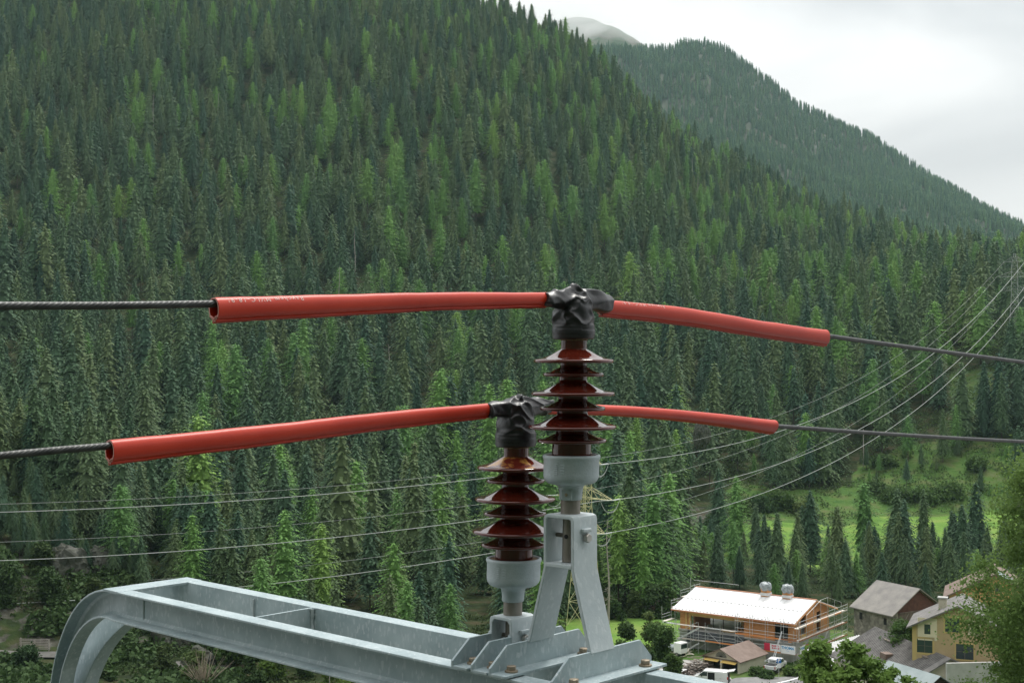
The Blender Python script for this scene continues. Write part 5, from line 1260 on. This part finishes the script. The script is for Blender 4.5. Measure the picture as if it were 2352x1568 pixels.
# pale corrugated roof beside the timber house
ca, cb = P(1848, 1492, 195), P(1975, 1448, 205.5)
axc = Vector((cb.x - ca.x, cb.y - ca.y, 0)); Lc = axc.length; axc.normalize(); ayc = Vector((.30, -.95, 0))
Mcs = frame((ca.x, ca.y, 0), axc, ayc)
cs_h = thing('corrugated_shed', 'low shed with a pale grey corrugated roof between road and timber house', 'shed', (ca.x, ca.y, -46))
mb = MB(Mcs); nseg = int(Lc / .16); vs = []
for i in range(nseg + 1):
    x_ = Lc * i / nseg; zo = ca.z + (cb.z - ca.z) * i / nseg * .0 + .055 * math.cos(i * math.pi / 2)
    vs += [(x_, -.2, zo), (x_, 6.2, zo - 2.3), (x_, 6.2, zo - 2.36), (x_, -.2, zo - .06)]
mb.add(vs, [(4 * i + q, 4 * i + (q + 1) % 4, 4 * i + 4 + (q + 1) % 4, 4 * i + 4 + q) for i in range(nseg) for q in range(4)]); mb.build('roof', M_CORR, cs_h)
MB(Mcs).prism([(.2, -49), (5.8, -49), (5.8, ca.z - 2.4), (.2, ca.z - .35)], .2, Lc - .2, 'x').build('walls', M_OLDWOOD, cs_h)
# small pale green roof at the front
pg = P(2050, 1520, 110); pg.z -= 3.1
gabled('small_shed', 'small shed with a pale green sheet roof under the long grey shed', 'shed', pg + Vector((-1.2, -.6, 0)), (.42, -.907, 0), (.907, .42, 0), 5, 2.6, 2.3, 3.1, M_OLDWOOD, M_PALEROOF, .3, .08, 4)
# concrete wall and dark blue car under the ochre house
wv = P(2250, 1545, 168)
put(MB(frame((wv.x - 4, wv.y, 0), (1, .1, 0), (-.1, 1, 0))).box(0, 14, 0, .4, -46, wv.z + 1.2).build('retaining_wall', M_CONC, None), 'grey concrete retaining wall at the foot of the ochre house', 'wall')
# ---- log pile
lp = P(1512, 1352, 262); 
heap('log_pile', 'pile of grey weathered logs at the foot of the wood behind the timber house', 'log pile', (lp.x, lp.y), 5.0, 3.2, 60, M_LOG, 21, (3, 5.5), .2, .9)
put(heap('soil_heap', 'bare brown soil heap with roots below the log pile', 'soil heap', (lp.x - .5, lp.y - 9), 4, 1.2, 40, M_SOIL, 22, (1, 2.5), .3))
# ---- wooden fence by the path
fx, fy = -73.6, 205
fe = thing('wooden_fence', 'short wooden rail fence at the dark foot of the crag', 'fence', (fx, fy, zt1(fx, fy)))
for k in range(3):
    x_ = fx + 2.1 * k; z_ = zt1(x_, fy); MB().tube([(x_, fy, z_ - .5), (x_, fy, z_ + 1.9)], .09, 6).build('post', M_SNAG, fe)
for q in range(7):
    MB().bar((fx - .2, fy - .1, zt1(fx, fy) + .3 + .24 * q), (fx + 4.4, fy - .1, zt1(fx + 4.2, fy) + .45 + .24 * q), .05, .11).build('rail', M_SNAG, fe)

# ------------------------------------------------------------------ lattice pylons and power lines
def pylon(label, base, Hh, wb, wt, arm_z, arm_l, dirx, m, r=.09, waist=None):
    """square lattice tower, arms along dirx (unit, horizontal)"""
    ax = Vector(dirx).normalized(); ay = Vector((-ax.y, ax.x, 0)); b0 = Vector(base)
    t = thing('lattice_pylon', label, 'pylon', b0)
    W = lambda z: wb + (wt - wb) * min(1, z / (Hh * .62)) if z < Hh * .62 else wt + (wt * .25 - wt) * max(0, (z - Hh * .88) / (Hh * .12))
    C = lambda z, i: b0 + ax * (W(z) / 2 * (1, 1, -1, -1)[i]) + ay * (W(z) / 2 * (1, -1, -1, 1)[i]) + Vector((0, 0, z))
    lv = [0]; 
    while lv[-1] < Hh - .8: lv.append(min(Hh, lv[-1] + max(1.1, W(lv[-1]) * .95)))
    for i in range(4):
        mb = MB(); mb.tube([C(z_, i) for z_ in lv], r, 4); mb.build('corner_leg', m, t)
    for i in range(4):
        mb = MB(); j = (i + 1) % 4
        for a, b in zip(lv, lv[1:]):
            mb.tube([C(a, i), C(b, j)], r * .55, 4); mb.tube([C(a, j), C(b, i)], r * .55, 4); mb.tube([C(b, i), C(b, j)], r * .5, 4)
        mb.build('lattice', m, t)
    tips = []
    for z_, l_ in zip(arm_z, arm_l):
        for s in (1, -1):
            tip = b0 + ax * s * l_ + Vector((0, 0, z_)); mb = MB(); w_ = W(z_) / 2
            ro = [b0 + ax * s * w_ + ay * q * w_ + Vector((0, 0, z_ + h)) for q in (1, -1) for h in (0, 1.9)]
            for p in ro: mb.tube([p, tip], r * .7, 4)
            for f in (.25, .5, .75):
                q = [p.lerp(tip, f) for p in ro]; q2 = [p.lerp(tip, f - .25) for p in ro]
                mb.tube([q[0], q2[1]], r * .45, 4); mb.tube([q[2], q2[3]], r * .45, 4); mb.tube([q[0], q[2]], r * .45, 4); mb.tube([q[1], q[3]], r * .4, 4); mb.tube([q[0], q2[2]], r * .4, 4)
            mb.build('arm', m, t); tips.append(tip)
    return t, tips
pb = P(1343, 1428, 241); pb.z = zt1(pb.x, pb.y) - .2
armdir = (.74, -.67, 0)
az = [row_z(r_, 240) - pb.z for r_ in (1222, 1144, 1065)]
_, tips1 = pylon('yellow green lattice pylon standing at the edge of the meadow', pb, az[2] + 5.5, 4.6, 1.75, az, (4.6, 6.4, 3.9), armdir, M_PYL, .065)
pf = P(2331, 830, 500); pf.z = zt1(pf.x, pf.y) - 1
az2 = [row_z(r_, 500) - pf.z for r_ in (667, 635, 601)]
_, tips2 = pylon('distant grey lattice pylon among dark trees at the end of the power lines', pf, row_z(581, 500) - pf.z, 5.5, 2.2, az2, (4.8, 6.2, 3.6), (.95, -.3, 0), M_PYLG, .045)
def wire(a, b, sag, r, n=40):
    return [Vector(a).lerp(Vector(b), k / n) - Vector((0, 0, 4 * sag * (k / n) * (1 - k / n))) for k in range(n + 1)]
lev_names = ('lowest', 'middle', 'topmost')
ldir = Vector((-.67, -.74, 0)).normalized()
for q, tip in enumerate(tips1):
    lv_, near = q // 2, q % 2 == 0
    side = 'near' if near else 'far'
    r_ = .055 if near else .024
    # right span
    end = tips2[q] if near else tips2[q]
    la_ = Vector(end) - tip; la_.z = 0; la_.normalize()
    a0 = tip + la_ * 2.3
    sag = (15.5, 15.5, 15.0)[lv_] if near else (14.0, 14.0, 13.5)[lv_]
    mb = MB(); mb.tube(wire(a0, end, sag, r_), r_ , 5, caps=False)
    put(mb.build('power_line', M_WIRE, None, smooth=80, recalc=False), '%s %s wire from the yellow pylon up to the distant grey pylon' % (lev_names[lv_], 'bright thick' if near else 'faint thin'), 'wire', 'power lines on the lattice pylons')
    # left span
    zx0 = [1387, 1284, 1177][lv_] if near else [1352, 1248, 1157][lv_]
    dl = 213 if near else 221
    tgt = row_z(zx0, dl)
    dx_, dy_ = (-186, -48) if near else (-180, -44)
    bx_ = Vector((tip.x + dx_, tip.y + dy_, tip.z - .5)); ll_ = Vector((dx_, dy_, 0)).normalized(); b0_ = tip + ll_ * 2.3
    # sag so that the wire passes the wanted height where X/Y = -0.375
    t_ = (tip.x + .375 * tip.y) / (-dx_ - .375 * dy_)
    sg2 = (tip.z - .5 * t_ - tgt) / (4 * t_ * (1 - t_))
    mb = MB(); mb.tube(wire(b0_, bx_, sg2, r_), r_ , 5, caps=False)
    put(mb.build('power_line', M_WIRE, None, smooth=80, recalc=False), '%s %s wire from the yellow pylon across the valley past the crag' % (lev_names[lv_], 'bright thick' if near else 'faint thin'), 'wire', 'power lines on the lattice pylons')
    # strain strings and jumper loop
    for dd, w_ in ((la_, 'road side'), (ll_, 'crag side')):
        e_ = tip + dd * 2.3; mb = MB()
        nd = 9; pts = []; rs = []
        for k in range(nd):
            for f, rr in ((0, .03), (.3, .12), (.5, .12), (.8, .03)): pts.append(tip.lerp(e_, (k + f) / nd)); rs.append(rr)
        mb.tube(pts, rs, 8)
        put(mb.build('insulator_string', M_GLASSINS, None, smooth=50), '%s string of glass discs on the %s %s arm of the yellow pylon, %s' % (('low', 'mid', 'top')[lv_], ('lower', 'middle', 'upper')[lv_], 'near' if near else 'far', w_), 'insulator', 'glass insulator strings of the yellow pylon')
    a1, a2 = tip + la_ * 2.35, tip + ll_ * 2.35
    for dz in ((2.1, 2.25) if near else (2.1,)):
        lp_ = [a1.lerp(a2, k / 16) - Vector((0, 0, dz * (1 - abs(2 * k / 16 - 1) ** 2.6))) for k in range(17)]
        mb = MB(); mb.tube(lp_, .035, 5); put(mb.build('jumper_loop', M_WIRE, None, smooth=80), '%s hanging jumper loop under the %s %s arm of the yellow pylon' % ('shallow' if dz < 2.2 else 'deep', ('lower', 'middle', 'upper')[lv_], 'near' if near else 'far'), 'wire loop', 'jumper loops of the yellow pylon')
# plain poles
for px_, r0, r1, d_, lab in ((1983, 1075, 985, 440, 'thin grey pole standing in the wood above the meadow'), (757, 1600, 1540, 170, 'thin grey post among shrubs under the crossarm')):
    a, b = P(px_, r0, d_), P(px_, r1, d_); mb = MB(); mb.tube([a - Vector((0, 0, 6)), b], [.16 if d_ > 300 else .07, .1 if d_ > 300 else .05], 8); put(mb.build('utility_pole', M_SNAG, None, smooth=60), lab, 'pole')
# dead trees
def snag(px_, d_, H, lab, seed, twigs=True):
    g = np.random.default_rng(seed); a = P(px_, 815, d_); z_ = zt1(a.x, a.y); t = thing('dead_tree', lab, 'dead tree', (a.x, a.y, z_), 'bare dead trunks on the slope')
    mb = MB(); mb.tube([(a.x + .4 * math.sin(k * .8 + seed) * k / 8, a.y, z_ - .5 + H * k / 8) for k in range(9)], [.26 * (1 - .85 * k / 8) for k in range(9)], 6); mb.build('trunk', M_SNAG, t)
    if twigs:
        mb = MB()
        for k in range(46):
            zz = z_ + H * g.uniform(.18, .95); an = g.uniform(0, 6.28); l_ = g.uniform(.4, 1.7) * (1 - .5 * (zz - z_) / H); p = Vector((a.x, a.y, zz)); mb.tube([p, p + Vector((math.cos(an) * l_, math.sin(an) * l_, -.25 * l_))], [.035, .012], 4)
        mb.build('branches', M_SNAG, t)
sn = [(1397, 242, 19, 'bare pale dead tree beside the yellow pylon'), (351, 760, 30, 'tall bleached trunk high on the dark slope'), (500, 800, 22, 'pale trunk beneath the larches high on the slope'), (778, 560, 26, 'grey dead spruce above the longer red sleeve'), (1965, 560, 22, 'grey dead tree above the upper meadow'), (895, 470, 22, 'brownish dead spruce under the upper red sleeve'), (815, 620, 24, 'thin dead trunk on the middle of the slope'), (1604, 900, 28, 'tall dead spruce near the shoulder of the slope'), (1690, 930, 24, 'short dead spruce on the shoulder of the slope'), (1590, 930, 30, 'slender dead trunk on the shoulder of the slope'), (262, 285, 15, 'leaning dead trunk on the mossy crag'), (120, 268, 14, 'bare trunk at the top of the crag'), (180, 262, 13, 'bare thin trunk among moss on the crag'), (60, 262, 15, 'bare trunk in the dark wood at the crag edge')]
for k, (a, b, c, d) in enumerate(sn): snag(a, b, c, d, 50 + k)

# ------------------------------------------------------------------ broad-leaved trees and bushes
def leaf_cloud(seed, clusters, nleaf, size, flat=.6):
    """clusters: (x,y,z,rx,ry,rz); small folded leaf quads spread through each"""
    g = np.random.default_rng(seed); vs = []
    tot = sum(c[3] * c[4] for c in clusters)
    for c in clusters:
        k = int(nleaf * c[3] * c[4] / tot)
        d = g.normal(size=(k, 3)); d /= np.linalg.norm(d, axis=1)[:, None]
        rr = g.random(k) ** .42 * np.clip(1 + .30 * g.normal(size=k), .3, 1.9)
        p = np.array(c[:3]) + d * rr[:, None] * np.array(c[3:6])
        n_ = d * .5 + g.normal(size=(k, 3)) * .8 + np.array([0, 0, flat]); n_ /= np.linalg.norm(n_, axis=1)[:, None]
        a = np.cross(n_, g.normal(size=(k, 3))); a /= np.linalg.norm(a, axis=1)[:, None]; b = np.cross(n_, a)
        s = size * g.uniform(.6, 1.3, k)[:, None]
        q = np.stack([p - a * s * .6, p + b * s * .42, p + a * s * .7, p - b * s * .42], 1); vs.append(q.reshape(-1, 3))
    V_ = np.concatenate(vs); return V_, np.arange(len(V_)).reshape(-1, 4)
def blob_clusters(g, w_, h_, z0, n, r):
    out_ = []
    for k in range(n):
        t = g.random(); a = g.uniform(0, 6.28); env = math.sin(math.pi * (0.12 + .80 * t)) ** .8
        rad = w_ * env * g.uniform(.35, 1.0); s = r * g.uniform(.6, 1.25)
        out_.append((rad * math.cos(a), rad * math.sin(a), z0 + h_ * t, s, s, s * .75))
    return out_
def broadleaf(name, label, cat, x, y, z, H, w_, z0, ncl, rcl, nleaf, size, m, seed, group=None, limbs=14, trunk_r=.22):
    g = np.random.default_rng(seed); t = thing(name, label, cat, (x, y, z), group); cl = blob_clusters(g, w_, H - z0 - rcl * .4, z0, ncl, rcl)
    V_, F_ = leaf_cloud(seed, cl, nleaf, size); me_ = mesh_np('crown', V_, F_, m); o_ = bpy.data.objects.new('crown', me_); COL.objects.link(o_); o_.parent = t
    mb = MB(Matrix.Translation((x, y, z))); mb.tube([(.15 * math.sin(k), .15 * math.cos(k * 1.7), -1 + (H * .85 + 1) * k / 8) for k in range(9)], [trunk_r * (1 - .9 * k / 8) for k in range(9)], 8)
    for c in cl[:limbs]:
        b_ = Vector((0, 0, max(z0 * .8, c[2] - w_ * .9))); e_ = Vector(c[:3]); mb.tube([b_, b_.lerp(e_, .5) + Vector((0, 0, .3)), e_], [trunk_r * .35, trunk_r * .22, .02], 5)
    mb.build('trunk', M_BARK, t, smooth=60); return t
q = P(2440, 815, 58); q.z = zt1(q.x, q.y)
broadleaf('leafy_tree', 'big dark leafy tree hiding the orange house', 'tree', q.x, q.y, q.z, 19.2, 4.6, 2.5, 150, 1.15, 150000, .11, M_LEAF_R, 301, limbs=24, trunk_r=.3)
q = P(2350, 815, 64); q.z = zt1(q.x, q.y)
broadleaf('leafy_tree', 'lower dark leafy bush tree at the foot of the ochre house', 'tree', q.x, q.y, q.z, 13.5, 2.6, 1.5, 40, 1.0, 15000, .15, M_LEAF_D, 302)
q = P(1922, 815, 56); q.z = zt1(q.x, q.y)
broadleaf('leafy_tree', 'light green young maple in front of the corrugated roof', 'tree', q.x, q.y, q.z, -11.3 - q.z, 1.9, 7.2, 64, .40, 10000, .17, M_LEAF, 303, limbs=18, trunk_r=.12)
q = P(2050, 815, 60); q.z = zt1(q.x, q.y)
broadleaf('leafy_tree', 'low light green maple beside the pale green roof', 'tree', q.x, q.y, q.z, -13.7 - q.z, 1.7, 6.0, 44, .38, 6500, .17, M_LEAF, 304, trunk_r=.1)
q = P(1988, 815, 57); q.z = zt1(q.x, q.y)
broadleaf('leafy_tree', 'wide light green maple bush filling the gap before the long shed', 'tree', q.x, q.y, q.z, -12.6 - q.z, 1.8, 6.5, 50, .38, 8000, .17, M_LEAF, 307, trunk_r=.1)
q = P(1905, 815, 55); q.z = zt1(q.x, q.y)
broadleaf('leafy_tree', 'low yellow green maple bush under the young maple', 'tree', q.x, q.y, q.z, -12.6 - q.z, 1.8, 6.5, 46, .38, 7500, .17, M_LEAF, 308, trunk_r=.1)
q = P(1870, 815, 58); q.z = zt1(q.x, q.y)
broadleaf('leafy_tree', 'small light green maple shoot by the road edge', 'tree', q.x, q.y, q.z, -13.2 - q.z, 1.0, 7.0, 14, .5, 2200, .17, M_LEAF, 305, trunk_r=.08)
q = P(2070, 1418, 184); q.z = -46
broadleaf('leafy_tree', 'rounded green tree between the stone barn and the ochre house', 'tree', q.x, q.y, q.z, 10.6, 2.5, 3.5, 34, 1.1, 7000, .28, M_LEAF_D, 306)
# bushes: (column, distance, height, width, kind word, material)
bl = [(1448, 196, 9.4, 2.9, 'yellowish bush at the lower edge of the bright meadow', M_BUSH), (1428, 186, 9.0, 2.4, 'feathery olive bush nearest the splayed steel stand', M_BUSH), (1515, 190, 11.0, 2.8, 'tall dark green bush left of the house scaffolding', M_LEAF_D), (1480, 182, 8.2, 2.8, 'low yellow green bush below the tall dark one', M_BUSH), (1545, 187, 6.4, 1.6, 'bush dotted with yellow flowers by the gravel yard', M_BUSH), (1496, 206, 8.6, 2.2, 'light green bush on the meadow beside the scaffolding', M_BUSH),
      (1410, 246, 4.0, 2.4, 'round bush at the far edge of the bright meadow', M_BUSH), (1455, 249, 5.0, 2.2, 'light bush in front of the tree trunks by the meadow', M_BUSH), (1500, 248, 6, 2.6, 'spreading bush under the log pile', M_BUSH), (1530, 250, 7, 2.6, 'dense bush between log pile and scaffolding', M_LEAF_D), (1310, 249, 6, 1.8, 'pale bush at the foot of the yellow pylon', M_BUSH), (1475, 256, 5, 2.5, 'dark bush on the bank above the meadow', M_LEAF_D),
      (1740, 400, 5, 5.5, 'broad bush mound on the rough slope', M_BUSH), (1790, 405, 5.5, 6, 'large blue green bush mound in the upper meadow', M_LEAF_D), (1850, 398, 4.5, 5, 'flat bush mound at the meadow rim', M_BUSH), (1700, 392, 5, 4.5, 'bush mound at the wood edge beside the upper meadow', M_BUSH), (1640, 372, 5, 4, 'bush clump among the lone spruces', M_BUSH), (2010, 418, 3.5, 5, 'low bush patch on the clearing', M_BUSH), (2060, 412, 3.5, 6, 'long low bush on the clearing', M_BUSH), (2120, 410, 3.8, 6, 'dark low bush beneath the clearing', M_LEAF_D), (2180, 412, 4, 6.5, 'dark hedge-like bush along the top of the field', M_LEAF_D), (2030, 436, 4, 5, 'bush patch high on the clearing', M_BUSH), (2240, 424, 4, 5, 'bush at the far end of the clearing', M_LEAF_D),
      (630, 196, 9.5, 2.8, 'bright green leafy tree under the beam, beside the bare bush', M_LEAF), (765, 190, 8, 2.8, 'yellow green leafy tree under the middle of the beam', M_LEAF), (700, 200, 8, 2.2, 'green bush between two bright trees under the beam', M_LEAF_D), (500, 212, 6.5, 3.2, 'dark bush below the path under the beam', M_LEAF_D), (545, 205, 7, 3.4, 'grey green bush by the path under the beam', M_LEAF_D), (380, 196, 5, 2.2, 'dark bush between the bent legs of the crossarm', M_LEAF_K), (450, 193, 5, 2.4, 'yellowish bush below the rock face', M_BUSH), (580, 190, 6, 2.4, 'dark bush low under the beam', M_LEAF_K), (820, 196, 8, 2.6, 'bush at the lower rim of the beam', M_LEAF), (60, 196, 4, 3, 'dark bush below the wooden fence', M_LEAF_K), (120, 216, 6, 3.5, 'dark bush over the rock by the fence', M_LEAF_K),
      (60, 236, 4, 3.5, 'dark green bush on the upper crag', M_LEAF_K), (200, 233, 3.5, 3, 'olive bush on the face of the crag', M_LEAF_K), (255, 238, 4, 3, 'bush on the shoulder of the crag', M_LEAF_K), (150, 240, 3, 2.8, 'yellow green moss bush on top of the crag', M_LEAF_K), (300, 226, 3.5, 2.6, 'bush hanging on the edge of the crag', M_LEAF_K), (95, 225, 4.5, 3, 'bush in the shadow of the crag', M_LEAF_K), (345, 216, 6, 2.4, 'bush under the overhang of the crag', M_LEAF_K), (215, 220, 4, 2.4, 'bush low on the crag face', M_LEAF_K), (20, 214, 7, 3, 'dark bush at the foot of the crag', M_LEAF_K),
      (1760, 199, 1.3, 1.5, 'weedy patch beside the garage wall', M_BUSH), (1735, 201, 1.4, 1.4, 'tall weeds along the garage side', M_BUSH), (1815, 201, 1.3, 1.8, 'grassy weeds beside the pickup', M_BUSH), (1840, 203, 1.5, 1.7, 'weeds before the corrugated shed', M_BUSH), (2150, 205, 5, 2.2, 'yellowish bush beside the stone barn gable', M_BUSH), (2190, 212, 8, 2.6, 'olive young tree behind the ochre house roof', M_BUSH), (2120, 214, 4, 2, 'bush growing against the barn boards', M_BUSH)]
for k, (a, d_, h_, w_, lab, m_) in enumerate(bl):
    p = P(a, 815, d_); z_ = zt1(p.x, p.y)
    g = np.random.default_rng(500 + k); t = thing('bush', lab, 'bush', (p.x, p.y, z_)); cl = []
    for q_ in range(16):
        s = max(.35, w_ * g.uniform(.22, .42)); an = g.uniform(0, 6.28); tt = g.random(); rad = w_ * .75 * g.random() ** .5 * (1 - .55 * tt)
        cl.append((rad * math.cos(an), rad * math.sin(an), -.2 + (h_ - s * .6) * tt, s, s, s * .9))
    V_, F_ = leaf_cloud(600 + k, cl, int(1500 + 250 * w_ * h_ / max(d_ / 200, .6)), .30 * d_ / 200 + .06)
    me_ = mesh_np('foliage', V_, F_, m_); o_ = bpy.data.objects.new('foliage', me_); COL.objects.link(o_); o_.parent = t
# flowers on one bush
def undergrowth(name, label, seed, n, box, size, m, test):
    g = np.random.default_rng(seed); px_ = g.uniform(box[0], box[1], n); d_ = g.uniform(box[2], box[3], n); x_ = (px_ - 1176) / F * d_; ok_ = test(px_, d_) & (fbm(x_ / 7, d_ / 7, 3, seed) > -.03)
    x_, d_ = x_[ok_], d_[ok_]; k = len(x_); p = np.stack([x_, d_, zt(x_, d_) + g.random(k) ** 2 * size * 2.2], 1)
    n_ = g.normal(size=(k, 3)) * .8 + np.array([0, -.2, .7]); n_ /= np.linalg.norm(n_, axis=1)[:, None]; a = np.cross(n_, g.normal(size=(k, 3))); a /= np.linalg.norm(a, axis=1)[:, None]; b = np.cross(n_, a)
    s_ = size * g.uniform(.5, 1.3, k)[:, None]; q = np.stack([p - a * s_ * .6, p + b * s_ * .4, p + a * s_ * .7, p - b * s_ * .4], 1).reshape(-1, 3)
    o_ = bpy.data.objects.new(name, mesh_np(name, q, np.arange(len(q)).reshape(-1, 4), m)); COL.objects.link(o_); put(o_, label=label, kind='stuff')
undergrowth('undergrowth', 'low weeds and moss covering the crag', 901, 60000, (-60, 620, 196, 262), .42, M_LEAF_K, lambda a, b: ~((b < 206) & (b > 200.5)))
undergrowth('undergrowth', 'low shrubs and weeds of the upper clearing', 902, 38000, (1640, 2420, 384, 500), .6, M_BUSH, lambda a, b: cover(a, b) < .9)
undergrowth('undergrowth', 'dark brush crowding the foot of the crag', 906, 60000, (-60, 560, 150, 232), .75, M_LEAF_K, lambda a, b: ~((b < 207) & (b > 200) & ((a < 190) | ((a > 395) & (a < 540)))))
undergrowth('undergrowth', 'low growth under the trees beneath the crossarm', 903, 30000, (600, 1300, 180, 250), .42, M_LEAF_K, lambda a, b: a > 0)
undergrowth('undergrowth', 'weeds growing in the village yards', 904, 22000, (1400, 2400, 190, 330), .34, M_BUSH, lambda a, b: (cover(a, b) < .9) & ~((a > 1490) & (a < 1900) & (b > 195) & (b < 232)))
undergrowth('undergrowth', 'shaggy undergrowth on the bank behind the meadow', 905, 16000, (1270, 1560, 240, 300), .42, M_BUSH, lambda a, b: b > 246)
# rock outcrops
M_ROCK = mat('crag_rock', (0.026, 0.034, 0.016), (0.090, 0.092, 0.078), .45, .95, bump=.8, bscale=1.2, detail=8)
def outcrop(px_, row_, d_, sx_, sy_, sz_, seed, lab):
    c = P(px_, row_, d_); b = bmesh.new(); bmesh.ops.create_icosphere(b, subdivisions=5, radius=1); co = np.array([v.co[:] for v in b.verts]); dv = co / np.linalg.norm(co, axis=1)[:, None]
    f = 1 + .9 * fbm(co[:, 0] * 1.6 + seed, co[:, 2] * 1.6 + co[:, 1] * 1.1, 5, seed) + .25 * np.abs(fbm(co[:, 0] * 5 + 3, co[:, 2] * 5 + co[:, 1] * 4, 3, seed + 5))
    f = np.round(f * 9) / 9 * .6 + f * .4
    mb = MB(); mb.add([(c.x + p[0] * sx_ * k, c.y + p[1] * sy_ * k, c.z + p[2] * sz_ * k) for p, k in zip(dv, f)], [tuple(v.index for v in q.verts) for q in b.faces]); b.free()
    put(mb.build('rock_outcrop', M_ROCK, None), lab, 'rock')
for k, a in enumerate(((135, 1345, 228, 4.6, 3.5, 6.0, 'grey cliff face on the mossy crag above the fence'), (235, 1300, 232, 3.0, 2.5, 3.2, 'small rock rib near the top of the mossy crag'), (395, 1490, 212, 3.2, 3, 6.0, 'brown rock cliff under the bent legs of the crossarm'), (455, 1540, 204, 2.6, 2.5, 3.6, 'lower rock step below the path under the beam'), (420, 1180, 262, 2.2, 2, 2.4, 'pale rock slab between the trunks right of the crag'), (1612, 1000, 384, 2.4, 2, 4.2, 'pale rock scar among the trees above the meadow wood'), (70, 1440, 216, 5, 3, 3.4, 'dark undercut rock beside the wooden fence'), (330, 1400, 222, 3, 2.4, 4.2, 'dark rock shoulder behind the bend of the crossarm'))): outcrop(*a[:6], 20 + k * 3, a[6])
# bare twiggy bush under the beam
p = P(468, 815, 190); z_ = zt1(p.x, p.y); t = thing('bare_bush', 'bare pale twiggy bush under the beam', 'bush', (p.x, p.y, z_)); g = np.random.default_rng(77); mb = MB(Matrix.Translation((p.x, p.y, z_)))
for k in range(90):
    an = g.uniform(0, 6.28); el = g.uniform(.7, 1.5); l_ = g.uniform(3, 6.2); d = Vector((math.cos(an) * math.cos(el), math.sin(an) * math.cos(el), math.sin(el))); mb.tube([(0, 0, -.2), d * l_ * .5, d * l_ + Vector((g.normal(0, .3), g.normal(0, .3), -.2))], [.05, .03, .012], 4)
mb.build('twigs', M_TWIG, t)
# ------------------------------------------------------------------ haze
hz_ = MB(); hz_.box(-2600, 3600, -340, 3260, -66, 900)
M_HAZE = bpy.data.materials.new('haze'); M_HAZE.use_nodes = True; n = M_HAZE.node_tree; n.nodes.clear()
pv = n.nodes.new('ShaderNodeVolumePrincipled'); pv.inputs['Color'].default_value = (0.62, 0.86, 0.90, 1); pv.inputs['Density'].default_value = 0.52e-4
n.links.new(pv.outputs[0], n.nodes.new('ShaderNodeOutputMaterial').inputs['Volume'])
put(hz_.build('haze', M_HAZE), kind='stuff')
